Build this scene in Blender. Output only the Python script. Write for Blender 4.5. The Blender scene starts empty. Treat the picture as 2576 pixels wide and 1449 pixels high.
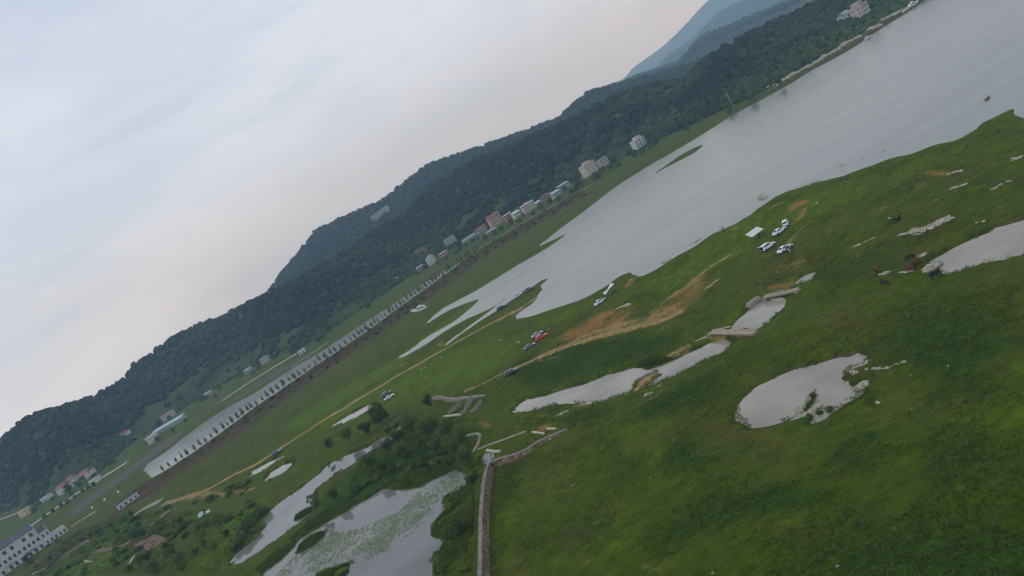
import bpy, bmesh, math, random
import numpy as np
from mathutils import Vector, Matrix
R = math.radians
scene = bpy.context.scene
col = scene.collection
rng = np.random.default_rng(7)
random.seed(7)

# ------------------------------------------------------------------ camera, sky, sun, exposure
HFOV, ROLL, VH, CAMH = 70.0, 31.0, -118.0, 60.0
FPX = 512 / math.tan(R(HFOV / 2))
PHI = math.atan(-VH / FPX)
_c, _s = math.cos(R(ROLL)), math.sin(R(ROLL))
cam_data = bpy.data.cameras.new('camera')
cam_data.sensor_width = 36
cam_data.lens = 18 / math.tan(R(HFOV / 2))
cam_data.clip_start, cam_data.clip_end = 0.5, 40000
cam = bpy.data.objects.new('camera', cam_data)
col.objects.link(cam)
_F = Vector((0, math.cos(PHI), -math.sin(PHI)))
_U0 = Vector((0, math.sin(PHI), math.cos(PHI)))
_R0 = Vector((1, 0, 0))
_X = _R0 * _c - _U0 * _s
_Y = _R0 * _s + _U0 * _c
_M = Matrix((_X, _Y, -_F)).transposed().to_4x4()
_M.translation = Vector((0, 0, CAMH))
cam.matrix_world = _M
scene.camera = cam

SUN_EL, SUN_AZ = 48, 250          # overcast: broad, weak sun
world = bpy.data.worlds.new('World')
scene.world = world
world.use_nodes = True
wn, wl = world.node_tree.nodes, world.node_tree.links
wn.clear()
w_out = wn.new('ShaderNodeOutputWorld')
w_bg = wn.new('ShaderNodeBackground')
w_bg.inputs['Strength'].default_value = 0.142
sky = wn.new('ShaderNodeTexSky')
sky.sky_type = 'NISHITA'
sky.sun_disc = False
sky.sun_elevation = R(SUN_EL)
sky.sun_rotation = R(SUN_AZ)
sky.air_density, sky.dust_density, sky.ozone_density = 1.0, 2.0, 1.0
w_tc = wn.new('ShaderNodeTexCoord')
w_map = wn.new('ShaderNodeMapping')
w_map.inputs['Scale'].default_value = (1.0, 1.0, 3.6)
w_n1 = wn.new('ShaderNodeTexNoise')
w_n1.inputs['Scale'].default_value = 2.3
w_n1.inputs['Detail'].default_value = 5
w_n1.inputs['Roughness'].default_value = 0.5
w_r1 = wn.new('ShaderNodeValToRGB')
w_r1.color_ramp.elements[0].position = 0.38
w_r1.color_ramp.elements[0].color = (4.45, 5.15, 6.45, 1)
w_r1.color_ramp.elements[1].position = 0.60
w_r1.color_ramp.elements[1].color = (5.7, 6.2, 7.15, 1)
w_n2 = wn.new('ShaderNodeTexNoise')
w_n2.inputs['Scale'].default_value = 6.0
w_n2.inputs['Detail'].default_value = 6
w_m2 = wn.new('ShaderNodeMapping')
w_m2.inputs['Scale'].default_value = (1.0, 1.0, 4.5)
w_r2 = wn.new('ShaderNodeValToRGB')
w_r2.color_ramp.elements[0].position = 0.50
w_r2.color_ramp.elements[0].color = (0, 0, 0, 1)
w_r2.color_ramp.elements[1].position = 0.72
w_r2.color_ramp.elements[1].color = (0.55, 0.55, 0.55, 1)
w_mixc = wn.new('ShaderNodeMix')
w_mixc.data_type = 'RGBA'
w_mixc.inputs[7].default_value = (4.1, 4.75, 5.9, 1)
w_mix = wn.new('ShaderNodeMix')
w_mix.data_type = 'RGBA'
w_mix.inputs[0].default_value = 0.86
wl.new(w_tc.outputs['Generated'], w_map.inputs['Vector'])
wl.new(w_map.outputs['Vector'], w_n1.inputs['Vector'])
wl.new(w_n1.outputs['Fac'], w_r1.inputs['Fac'])
wl.new(w_tc.outputs['Generated'], w_m2.inputs['Vector'])
wl.new(w_m2.outputs['Vector'], w_n2.inputs['Vector'])
wl.new(w_n2.outputs['Fac'], w_r2.inputs['Fac'])
wl.new(w_r2.outputs['Color'], w_mixc.inputs[0])
wl.new(w_r1.outputs['Color'], w_mixc.inputs[6])
wl.new(sky.outputs['Color'], w_mix.inputs[6])
wl.new(w_mixc.outputs[2], w_mix.inputs[7])
w_sep = wn.new('ShaderNodeSeparateXYZ')          # an overcast sky that brightens a little towards the horizon
w_el = wn.new('ShaderNodeMapRange')
w_el.inputs['From Min'].default_value, w_el.inputs['From Max'].default_value = 0.0, 0.55
w_el.inputs['To Min'].default_value, w_el.inputs['To Max'].default_value = 1.17, 0.93
w_sc = wn.new('ShaderNodeVectorMath')
w_sc.operation = 'SCALE'
wl.new(w_tc.outputs['Generated'], w_sep.inputs[0])
wl.new(w_sep.outputs['Z'], w_el.inputs['Value'])
wl.new(w_mix.outputs[2], w_sc.inputs[0])
wl.new(w_el.outputs[0], w_sc.inputs['Scale'])
wl.new(w_sc.outputs[0], w_bg.inputs['Color'])
wl.new(w_bg.outputs[0], w_out.inputs['Surface'])

sun_d = bpy.data.lights.new('sun', 'SUN')
sun_d.energy = 0.5
sun_d.angle = R(20)
sun_d.color = (1.0, 0.95, 0.88)
sun = bpy.data.objects.new('sun', sun_d)
col.objects.link(sun)
_az = R(SUN_AZ)
_sd = Vector((math.sin(_az) * math.cos(R(SUN_EL)), math.cos(_az) * math.cos(R(SUN_EL)), math.sin(R(SUN_EL))))
sun.rotation_euler = (-_sd).to_track_quat('-Z', 'Y').to_euler()

vs = scene.view_settings
vs.view_transform = 'Standard'
vs.look = 'None'
vs.exposure = 0.0
vs.gamma = 1.0
try:
    vs.use_curve_mapping = False
except Exception:
    pass
scene.render.engine = 'CYCLES'
cy = scene.cycles
cy.use_denoising = True
cy.max_bounces = 6
cy.diffuse_bounces = 2
cy.glossy_bounces = 2
cy.transmission_bounces = 2
cy.volume_bounces = 3
cy.transparent_max_bounces = 6
cy.pixel_filter_type = 'BLACKMAN_HARRIS'
cy.filter_width = 1.2

# ------------------------------------------------------------------ photograph point -> place on the ground
def ray(px, py):
    x = px / 2576 * 1024 - 512
    y = 288 - py / 1449 * 576
    u = x * _c + y * _s
    w = -x * _s + y * _c
    return (u, FPX * math.cos(PHI) + w * math.sin(PHI), -FPX * math.sin(PHI) + w * math.cos(PHI))
def D(px, py, z=0.0):
    d = ray(px, py)
    k = (z - CAMH) / d[2]
    return (d[0] * k, d[1] * k)
def DL(pts, z=0.0):
    return np.array([D(a, b, z) for a, b in pts])

# ------------------------------------------------------------------ noise
_perm = np.random.default_rng(3).random((256, 256))
def vnoise(x, y):
    xi, yi = np.floor(x).astype(int), np.floor(y).astype(int)
    fx, fy = x - xi, y - yi
    fx, fy = fx * fx * (3 - 2 * fx), fy * fy * (3 - 2 * fy)
    a = _perm[xi & 255, yi & 255]; b = _perm[(xi + 1) & 255, yi & 255]
    c = _perm[xi & 255, (yi + 1) & 255]; d = _perm[(xi + 1) & 255, (yi + 1) & 255]
    return (a * (1 - fx) + b * fx) * (1 - fy) + (c * (1 - fx) + d * fx) * fy
def fbm(x, y, o=4):
    r, a, t = 0, 0.5, 0
    for i in range(o):
        r = r + a * vnoise(x * 2 ** i + 17.3 * i, y * 2 ** i + 9.1 * i); t += a; a *= 0.5
    return r / t

# ------------------------------------------------------------------ materials
def newmat(name):
    m = bpy.data.materials.new(name)
    m.use_nodes = True
    nt = m.node_tree
    return m, nt.nodes, nt.links, nt.nodes['Principled BSDF']
def ramp(n, stops):
    r = n.new('ShaderNodeValToRGB')
    e = r.color_ramp.elements
    while len(e) > 1:
        e.remove(e[-1])
    e[0].position, e[0].color = stops[0][0], (*stops[0][1], 1)
    for p, c in stops[1:]:
        q = e.new(p); q.color = (*c, 1)
    return r
_mats = {}
def M(name, c=(.5, .5, .5), rough=0.8, metal=0.0, var=0.15, scale=3.0, bump=0.0, spec=0.3, coat=0.0):
    if name in _mats:
        return _mats[name]
    m, n, l, b = newmat(name)
    b.inputs['Roughness'].default_value = rough
    b.inputs['Metallic'].default_value = metal
    b.inputs['Specular IOR Level'].default_value = spec
    b.inputs['Coat Weight'].default_value = coat
    tc = n.new('ShaderNodeTexCoord')
    t = n.new('ShaderNodeTexNoise')
    t.inputs['Scale'].default_value = scale
    t.inputs['Detail'].default_value = 6
    l.new(tc.outputs['Object'], t.inputs['Vector'])
    lo = tuple(max(0, x * (1 - var)) for x in c); hi = tuple(min(1, x * (1 + var)) for x in c)
    r = ramp(n, [(0.3, lo), (0.7, hi)])
    l.new(t.outputs['Fac'], r.inputs['Fac'])
    l.new(r.outputs['Color'], b.inputs['Base Color'])
    if bump:
        bp = n.new('ShaderNodeBump')
        bp.inputs['Strength'].default_value = bump
        bp.inputs['Distance'].default_value = 0.1
        l.new(t.outputs['Fac'], bp.inputs['Height'])
        l.new(bp.outputs['Normal'], b.inputs['Normal'])
    _mats[name] = m
    return m
def leafmat(name, dark, light, spread=0.5):
    """foliage: per-clump tint attribute mixes two leaf colours, fine noise breaks it up"""
    if name in _mats:
        return _mats[name]
    m, n, l, b = newmat(name)
    b.inputs['Roughness'].default_value = 0.75
    b.inputs['Specular IOR Level'].default_value = 0.142
    a = n.new('ShaderNodeAttribute'); a.attribute_name = 'tint'
    tc = n.new('ShaderNodeTexCoord')
    t = n.new('ShaderNodeTexNoise'); t.inputs['Scale'].default_value = 0.9; t.inputs['Detail'].default_value = 5
    l.new(tc.outputs['Object'], t.inputs['Vector'])
    ma = n.new('ShaderNodeMath'); ma.operation = 'MULTIPLY_ADD'
    ma.inputs[1].default_value = 1.0; 
    l.new(a.outputs['Fac'], ma.inputs[0])
    mb = n.new('ShaderNodeMath'); mb.operation = 'MULTIPLY_ADD'; mb.inputs[1].default_value = spread; mb.inputs[2].default_value = -spread / 2
    l.new(t.outputs['Fac'], mb.inputs[0]); l.new(mb.outputs[0], ma.inputs[2])
    r = ramp(n, [(0.0, dark), (1.0, light)])
    l.new(ma.outputs[0], r.inputs['Fac'])
    l.new(r.outputs['Color'], b.inputs['Base Color'])
    _mats[name] = m
    return m

# ------------------------------------------------------------------ object helpers
def tag(o, label=None, cat=None, group=None, kind=None):
    if label: o['label'] = label
    if cat: o['category'] = cat
    if group: o['group'] = group
    if kind: o['kind'] = kind
    return o
def link(name, me, parent=None, loc=None, rot=None):
    o = bpy.data.objects.new(name, me)
    col.objects.link(o)
    if parent is not None: o.parent = parent
    if loc is not None: o.location = loc
    if rot is not None: o.rotation_euler = rot
    return o
def thing(name, label, cat, loc=(0, 0, 0), rz=0.0, group=None):
    o = bpy.data.objects.new(name, None)
    o.empty_display_size = 0.3
    col.objects.link(o)
    o.location = loc
    o.rotation_euler = (0, 0, rz)
    return tag(o, label, cat, group)
def pymesh(name, v, f, mats, mi=None, smooth=False):
    me = bpy.data.meshes.new(name)
    me.from_pydata([tuple(p) for p in v], [], [tuple(q) for q in f])
    for m in (mats if isinstance(mats, (list, tuple)) else [mats]):
        me.materials.append(m)
    if mi is not None:
        me.polygons.foreach_set('material_index', np.array(mi, dtype=np.int32))
    if smooth:
        me.polygons.foreach_set('use_smooth', np.ones(len(me.polygons), dtype=bool))
    me.update()
    return me
def fastmesh(name, v, f, mats, smooth=False, attrs=None):
    """v (n,3) f (m,k) numpy"""
    me = bpy.data.meshes.new(name)
    v = np.ascontiguousarray(v, dtype=np.float32); f = np.ascontiguousarray(f, dtype=np.int32)
    k = f.shape[1]
    me.vertices.add(len(v)); me.vertices.foreach_set('co', v.ravel())
    me.loops.add(f.size); me.loops.foreach_set('vertex_index', f.ravel())
    me.polygons.add(len(f))
    me.polygons.foreach_set('loop_start', np.arange(0, f.size, k, dtype=np.int32))
    for m in (mats if isinstance(mats, (list, tuple)) else [mats]):
        me.materials.append(m)
    if smooth:
        me.polygons.foreach_set('use_smooth', np.ones(len(f), dtype=bool))
    me.update(calc_edges=True)
    for nme, arr in (attrs or {}).items():
        at = me.attributes.new(nme, 'FLOAT', 'POINT')
        at.data.foreach_set('value', np.ascontiguousarray(arr, dtype=np.float32))
    return me
class MB:
    """collects faces of ONE part"""
    def __init__(s): s.v = []; s.f = []; s.m = []
    def add(s, v, f, mi=0):
        b = len(s.v); s.v += [tuple(p) for p in v]
        s.f += [tuple(i + b for i in q) for q in f]; s.m += [mi] * len(f)
        return s
    def box(s, x0, x1, y0, y1, z0, z1, mi=0, tx=0, ty=0):
        v = [(x0, y0, z0), (x1, y0, z0), (x1, y1, z0), (x0, y1, z0),
             (x0 + tx, y0 + ty, z1), (x1 - tx, y0 + ty, z1), (x1 - tx, y1 - ty, z1), (x0 + tx, y1 - ty, z1)]
        return s.add(v, [(3, 2, 1, 0), (4, 5, 6, 7), (0, 1, 5, 4), (1, 2, 6, 5), (2, 3, 7, 6), (3, 0, 4, 7)], mi)
    def tube(s, p, q, r0, r1=None, n=6, mi=0):
        p, q = Vector(p), Vector(q); r1 = r0 if r1 is None else r1
        d = (q - p).normalized(); a = d.orthogonal().normalized(); b = d.cross(a)
        v = []
        for c, r in ((p, r0), (q, r1)):
            for i in range(n):
                t = 2 * math.pi * i / n
                v.append(c + (a * math.cos(t) + b * math.sin(t)) * r)
        f = [(i, (i + 1) % n, n + (i + 1) % n, n + i) for i in range(n)] + [tuple(range(n))[::-1], tuple(range(n, 2 * n))]
        return s.add(v, f, mi)
    def prism(s, poly, h0, h1, mi=0):
        """poly (x,y) list extruded in z"""
        n = len(poly)
        v = [(x, y, h0) for x, y in poly] + [(x, y, h1) for x, y in poly]
        f = [tuple(range(n))[::-1], tuple(range(n, 2 * n))] + [(i, (i + 1) % n, n + (i + 1) % n, n + i) for i in range(n)]
        return s.add(v, f, mi)
    def profile(s, poly, y0, y1, mi=0):
        """poly (x,z) extruded along y"""
        n = len(poly)
        v = [(x, y0, z) for x, z in poly] + [(x, y1, z) for x, z in poly]
        f = [tuple(range(n)), tuple(range(n, 2 * n))[::-1]] + [(i, n + i, n + (i + 1) % n, (i + 1) % n) for i in range(n)]
        return s.add(v, f, mi)
    def loft(s, rings, mi=0, cap=True, closed=True):
        n = len(rings[0]); v = [p for r in rings for p in r]; f = []
        for k in range(len(rings) - 1):
            for i in range(n if closed else n - 1):
                j = (i + 1) % n
                f.append((k * n + i, k * n + j, (k + 1) * n + j, (k + 1) * n + i))
        if cap:
            f.append(tuple(range(n))[::-1]); f.append(tuple(range((len(rings) - 1) * n, len(rings) * n)))
        return s.add(v, f, mi)
    def mesh(s, name, mats, smooth=False): return pymesh(name, s.v, s.f, mats, s.m, smooth)
    def obj(s, name, mats, parent=None, smooth=False): return link(name, s.mesh(name, mats, smooth), parent)
def copy_tree(o, parent=None):
    c = o.copy(); col.objects.link(c)
    if parent is not None: c.parent = parent
    for ch in o.children: copy_tree(ch, c)
    return c
# ------------------------------------------------------------------ the valley floor: shorelines, tracks, soils
LAKE = [(2640,318),(2576,295),(2547,282),(2540,276),(2527,285),(2495,297),(2470,312),(2452,330),(2422,347),(2395,357),(2369,362),(2332,372),(2294,386),(2244,397),(2182,420),(2132,440),(2082,453),(2044,462),(1994,476),(1964,487),(1932,508),(1900,532),(1850,565),(1825,575),(1788,591),(1763,610),(1738,625),(1700,647),(1670,666),(1638,685),(1613,695),(1593,691),(1583,687),(1568,690),(1543,705),(1515,726),(1478,747),(1450,757),(1410,771),(1375,783),(1338,795),(1308,801),(1293,801),(1313,779),(1335,766),(1348,752),(1355,739),(1367,726),(1355,720),(1384,699),(1363,704),(1341,721),(1324,730),(1298,747),(1275,765),(1240,788),(1186,823),(1150,848),(1119,872),(1117,868),(1150,842),(1186,817),(1230,783),(1272,752),(1274,747),(1244,772),(1194,794),(1131,825),(1069,869),(1019,897),(994,902),(1034,879),(1069,849),(1119,822),(1150,803),(1209,753),(1194,754),(1131,779),(1064,822),(1106,779),(1166,747),(1206,726),(1288,675),(1350,640),(1395,612),(1430,585),(1400,600),(1345,627),(1400,582),(1443,551),(1478,525),(1545,472),(1600,437),(1638,413),(1688,386),(1725,363),(1788,325),(1850,285),(1932,243),(1994,207),(2032,182),(2107,142),(2157,114),(2207,77),(2257,47),(2324,4)]
lake_w = np.vstack([DL(LAKE), [(400, 575), (430, 640), (520, 690), (640, 680), (760, 560), (800, 380), (700, 260), (520, 190)]])
RIVER_FAR = [(355,1177),(425,1132),(480,1087),(562,1030),(644,988),(719,937),(794,894),(869,844),(969,779),(1044,728),(1119,680),(1169,653)]
CREST = [(300,1262),(340,1232),(365,1214),(405,1192),(475,1147),(557,1090),(644,1025),(769,940),(894,857),(1019,765),(1074,726),(1169,657),(1215,629),(1300,577),(1380,530),(1450,488)]
crest_w = DL(CREST, 3.0)
def offset(line, d):
    t = np.gradient(line, axis=0); t /= np.linalg.norm(t, axis=1)[:, None]
    return line + np.stack([-t[:, 1], t[:, 0]], 1) * d
_cr = DL(CREST[2:12], 3.0)
river_w = np.vstack([offset(_cr, 6.5), DL(RIVER_FAR)[::-1]])
PONDS = {
 'stream_pool': [(1288,1034),(1313,1010),(1350,1000),(1395,989),(1430,978),(1463,969),(1513,949),(1563,934),(1608,923),(1630,932),(1675,917),(1738,889),(1778,866),(1800,861),(1835,853),(1848,859),(1828,882),(1763,912),(1700,947),(1678,952),(1638,974),(1600,985),(1563,995),(1508,1014),(1463,1016),(1408,1014),(1383,1022),(1328,1034),(1300,1039)],
 'bridge_pool': [(1833,835),(1850,812),(1878,789),(1895,772),(1913,757),(1932,752),(1979,747),(1964,785),(1932,812),(1897,836)],
 'puddle': [(1994,717),(2017,697),(2047,685),(2049,692),(2042,710),(2020,712)],
 'round_pond': [(1932,1074),(1905,1078),(1870,1071),(1843,1059),(1853,1024),(1870,999),(1900,977),(1932,962),(1969,942),(2032,922),(2107,902),(2144,897),(2157,887),(2172,894),(2184,907),(2184,917),(2157,924),(2127,937),(2114,947),(2117,957),(2144,982),(2172,984),(2162,999),(2137,1012),(2117,1024),(2090,1040),(2084,1052),(2052,1062),(2027,1059),(2007,1053),(1969,1062)],
 'upper_pond': [(2339,661),(2357,647),(2397,627),(2457,599),(2487,587),(2492,577),(2532,569),(2576,552),(2680,510),(2700,620),(2576,638),(2532,652),(2492,659),(2455,666),(2419,684),(2382,694),(2362,692),(2364,672)],
 'long_pond': [(986,1102),(966,1099),(931,1119),(921,1129),(879,1142),(849,1159),(816,1174),(804,1192),(766,1222),(726,1249),(686,1279),(659,1317),(665,1322),(659,1339),(644,1357),(587,1397),(577,1422),(612,1416),(649,1394),(681,1367),(719,1339),(769,1309),(799,1282),(791,1262),(786,1247),(799,1227),(819,1212),(839,1194),(881,1172),(909,1152),(939,1132),(981,1114)],
 'lily_pond': [(659,1442),(694,1419),(726,1392),(739,1372),(761,1352),(804,1329),(824,1312),(869,1292),(889,1274),(936,1249),(964,1229),(994,1237),(1056,1229),(1089,1207),(1134,1187),(1154,1184),(1184,1199),(1181,1222),(1144,1232),(1106,1262),(1129,1279),(1106,1299),(1079,1334),(1089,1357),(1121,1357),(1106,1379),(1079,1409),(1091,1417),(1089,1449),(1080,1530),(820,1560),(640,1480)],
 'field_pool': [(829,1076),(856,1057),(936,1013),(941,1024),(906,1047),(869,1064)],
 'narrow_puddle': [(620,1201),(644,1178),(690,1157),(720,1144),(714,1152),(644,1194)],
 'oval_puddle': [(663,1209),(674,1192),(719,1167),(736,1164),(734,1174),(706,1194),(676,1210)],
 'weir_pool': [(1207,1154),(1222,1139),(1249,1142),(1239,1159),(1216,1170)],
 'bare_hollow_puddle': [(2192,1016),(2205,1010),(2214,1014),(2206,1023)],
}
ISLES = [[(1639,442),(1675,417),(1713,390),(1750,370),(1775,361),(1750,383),(1713,402),(1675,421)],
 [(734,1313),(748,1298),(770,1282),(794,1272),(796,1280),(775,1297),(750,1310)],
 [(744,1392),(755,1375),(780,1355),(806,1340),(817,1341),(805,1360),(780,1380),(755,1393)],
 [(780,1470),(801,1447),(840,1430),(876,1419),(885,1427),(869,1449),(850,1475)],
 [(2014,1036),(2024,1005),(2035,990),(2052,992),(2056,1004),(2048,1018),(2040,1030),(2028,1040)],
 [(2020,1047),(2035,1040),(2052,1046),(2046,1060),(2024,1060)],
 [(2055,1036),(2066,1030),(2074,1040),(2062,1046)],
 [(1583,988),(1597,965),(1620,947),(1650,937),(1668,940),(1650,956),(1624,978),(1600,990)]]
ponds_w = {k: DL(v) for k, v in PONDS.items()}
isles_w = [DL(v) for v in ISLES]

def densify(poly, step, closed=True, jit=0.0):
    out = []
    n = len(poly)
    for i in range(n if closed else n - 1):
        a, b = poly[i], poly[(i + 1) % n]
        k = max(1, int(np.linalg.norm(b - a) / step))
        for j in range(k):
            out.append(a + (b - a) * j / k)
    if not closed: out.append(poly[-1])
    out = np.array(out)
    if jit:
        m = len(out)
        out = out + (np.stack([fbm(out[:, 0] * .45, out[:, 1] * .45, 4), fbm(out[:, 0] * .45 + 50, out[:, 1] * .45, 4)], 1) - .5) * jit
    return out
def chaikin(p, k=2, closed=True):
    for _ in range(k):
        q = np.roll(p, -1, 0) if closed else p[1:]
        b = p if closed else p[:-1]
        a1, a2 = b * .75 + q * .25, b * .25 + q * .75
        m = np.empty((2 * len(b), 2)); m[0::2] = a1; m[1::2] = a2
        p = m if closed else np.vstack([p[:1], m, p[-1:]])
    return p

# grid lines (finer where the camera is close)
def axis(parts):
    o = [parts[0][0]]
    for a, b, s in parts:
        n = max(1, round((b - a) / s)); o += list(np.linspace(a, b, n + 1)[1:])
    return np.array(o)
gx = axis([(-6000, -1200, 1600), (-1200, -560, 80), (-560, -330, 6), (-330, -130, 1.8), (-130, 120, 0.85), (120, 420, 2.2), (420, 900, 20), (900, 6000, 1700)])
gy = axis([(-3000, -100, 900), (-100, 40, 14), (40, 190, 0.8), (190, 330, 1.2), (330, 720, 2.4), (720, 1100, 30), (1100, 9000, 1600)])
GX, GY = np.meshgrid(gx, gy)
PX, PY = GX.ravel(), GY.ravel()
NV = len(PX)
def seg_dist(x, y, line, closed):
    n = len(line); d2 = np.full(x.shape, 1e12)
    for i in range(n if closed else n - 1):
        ax, ay = line[i]; bx, by = line[(i + 1) % n]
        vx, vy = bx - ax, by - ay; L = vx * vx + vy * vy + 1e-9
        t = np.clip(((x - ax) * vx + (y - ay) * vy) / L, 0, 1)
        d2 = np.minimum(d2, (x - ax - t * vx) ** 2 + (y - ay - t * vy) ** 2)
    return np.sqrt(d2)
def inside(x, y, poly):
    c = np.zeros(x.shape, bool); n = len(poly); j = n - 1
    for i in range(n):
        xi, yi = poly[i]; xj, yj = poly[j]
        if yi != yj:
            c ^= ((yi > y) != (yj > y)) & (x < (xj - xi) * (y - yi) / (yj - yi) + xi)
        j = i
    return c
def feature(poly, R_, closed=True, x=None, y=None):
    """signed distance (negative inside closed shape), +R_ away from it"""
    x = PX if x is None else x; y = PY if y is None else y
    out = np.full(x.shape, float(R_))
    lo, hi = poly.min(0) - R_, poly.max(0) + R_
    s = (x > lo[0]) & (x < hi[0]) & (y > lo[1]) & (y < hi[1])
    if s.any():
        d = seg_dist(x[s], y[s], poly, closed)
        if closed:
            d = np.where(inside(x[s], y[s], poly), -d, d)
        out[s] = np.minimum(d, R_)
    return out
SD = np.full(NV, 30.0)      # distance to open water, negative in it
for p in [lake_w, river_w] + list(ponds_w.values()):
    small = np.linalg.norm(p.max(0) - p.min(0)) < 250
    q = densify(chaikin(p, 1), 1.1, True, 1.5) if small else densify(chaikin(p, 1), 6, True, 3.0)
    SD = np.minimum(SD, feature(q, 30))
for p in isles_w:
    SD = np.maximum(SD, -feature(densify(chaikin(p, 2), 2.5, True, 1.2), 30))
CREST_D = feature(densify(crest_w, 12, False), 40, False)
GULLY = DL([(2049,688),(2055,677),(2082,647),(2120,630),(2157,612),(2207,605),(2232,585),(2282,560),(2320,542),(2370,525),(2420,512),(2482,500),(2532,475),(2576,462),(2650,430)])
GUL = feature(GULLY, 12, False)
STREAM_BANK = feature(DL([(1300,1000),(1395,975),(1513,930),(1640,905),(1790,845),(1880,770),(1960,720)]), 14, False)
und = fbm(PX / 40, PY / 40, 4) - .5
und2 = fbm(PX / 9 + 40, PY / 9, 3) - .5
und3 = fbm(PX / 2.4 + 11, PY / 2.4 + 7, 2) - .5
lift = np.clip(SD / 14, 0, 1)
GZ = np.where(SD > 0, 0.42 * np.tanh(SD / 2.0) + lift * (0.9 + 2.2 * und + .8 * und2) + 0.34 * und3 * np.clip(SD / 3, 0, 1), np.maximum(SD * 0.28, -2.2))
GZ = np.where(SD > 0, np.maximum(GZ, 0.10 * np.clip(SD, 0, 1)), GZ)
GZ = GZ + np.where(SD > 0, np.clip(2.7 * (1 - np.maximum(CREST_D - 1.5, 0) / 7.5), 0, 2.7), 0)
GZ = GZ - 0.55 * np.exp(-(GUL / 1.3) ** 2) * (SD > 3)
GZ = np.where(SD > 0, np.maximum(GZ, 0.10 * np.clip(SD, 0, 1)), GZ)
fx_ = (np.abs(PX) > 1000) | (PY > 1000) | (PY < 0)
GZ = np.where(fx_ & (SD > 0), 0.6, GZ)
GZ2 = GZ.reshape(GX.shape)
def gz(x, y):
    i = int(np.clip(np.searchsorted(gx, x) - 1, 0, len(gx) - 2)); j = int(np.clip(np.searchsorted(gy, y) - 1, 0, len(gy) - 2))
    a = (x - gx[i]) / (gx[i + 1] - gx[i]); b = (y - gy[j]) / (gy[j + 1] - gy[j])
    return float((GZ2[j, i] * (1 - a) + GZ2[j, i + 1] * a) * (1 - b) + (GZ2[j + 1, i] * (1 - a) + GZ2[j + 1, i + 1] * a) * b)
def gzv(x, y):
    i = np.clip(np.searchsorted(gx, x) - 1, 0, len(gx) - 2); j = np.clip(np.searchsorted(gy, y) - 1, 0, len(gy) - 2)
    a = (x - gx[i]) / (gx[i + 1] - gx[i]); b = (y - gy[j]) / (gy[j + 1] - gy[j])
    return (GZ2[j, i] * (1 - a) + GZ2[j, i + 1] * a) * (1 - b) + (GZ2[j + 1, i] * (1 - a) + GZ2[j + 1, i + 1] * a) * b
def sdv(x, y):
    S = SD.reshape(GX.shape)
    i = np.clip(np.searchsorted(gx, x) - 1, 0, len(gx) - 2); j = np.clip(np.searchsorted(gy, y) - 1, 0, len(gy) - 2)
    return S[j, i]
def on(px, py, it=3):
    z = 0.0
    for _ in range(it):
        x, y = D(px, py, z); z = gz(x, y)
    return (x, y, max(z, 0.0))

# surface covers: value 0..1, 0.5 = edge; noise in the material frays the edges
def cover(sd, soft): return np.clip(0.5 - sd / (2 * soft), 0, 1)
def lines(lst, R_=16):
    o = np.zeros(NV)
    for pts, hw, soft, amt in lst:
        d = feature(densify(chaikin(DL(pts), 2, False), 4, False), R_, False)
        o = np.maximum(o, cover(d - hw, soft) * amt)
    return o
def blobs(lst):
    o = np.zeros(NV)
    for pts, soft, amt in lst:
        d = feature(chaikin(DL(pts), 2), soft * 3 + 4)
        o = np.maximum(o, cover(d, soft) * amt)
    return o
A_dirt = np.maximum(lines([
 ([(412,1272),(475,1252),(517,1247),(575,1212),(644,1173),(681,1149),(744,1109),(783,1084),(869,1032),(931,997),(994,960),(1069,917),(1144,872),(1219,829),(1288,792),(1312,778)], 1.5, 1.5, 1),
 ([(1290,946),(1305,934),(1363,909),(1438,879),(1513,854),(1588,837),(1663,817),(1713,797)], 1.6, 2.0, 1),
 ([(1174,989),(1219,974),(1269,949),(1288,946)], .9, 1.2, .9),
 ([(1360,920),(1400,912),(1412,907)], .4, 1.0, .8),
 ([(1438,875),(1480,850),(1530,835),(1613,817),(1660,780),(1708,742),(1738,724),(1763,700),(1838,652)], 1.1, 2.2, .74),
 ([(1500,1087),(1575,1047),(1638,1014),(1665,1000)], .25, .9, .72),
 ([(2005,478),(1998,500),(1992,507)], .3, .8, .7),
 ([(1910,555),(1925,545),(1912,565),(1918,575)], .2, .7, .7),
 ([(1940,655),(1990,620),(2010,590),(2040,570)], .8, 1.8, .66),
 ([(517,1247),(560,1253),(600,1243),(640,1235)], .9, 3, .8),
 ([(1815,575),(1788,592),(1765,612),(1742,626)], .5, 1.2, .6),
 ([(1290,800),(1315,775),(1345,755),(1365,733),(1380,705)], .5, 1.3, .72),
 ([(1430,762),(1480,742),(1512,727)], .3, 1.0, .5),
 ([(980,908),(1020,893),(1060,868)], .3, 1.2, .4)]),
 blobs([([(440,1268),(500,1246),(560,1242),(640,1232),(600,1250),(510,1256)], 4, .8),
  ([(1583,990),(1610,950),(1650,935),(1680,942),(1640,970)], 1.5, 1), ([(1440,1022),(1470,1008),(1505,1000),(1520,1012),(1490,1020)], 1.2, .95),
  ([(1640,935),(1700,905),(1745,880),(1735,872),(1680,900)], 1.6, .9), ([(1780,850),(1810,830),(1895,838),(1860,862),(1800,865)], 1.2, .8),
  ([(1480,860),(1560,810),(1640,800),(1720,770),(1700,800),(1600,830)], 5, .62)]))
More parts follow.
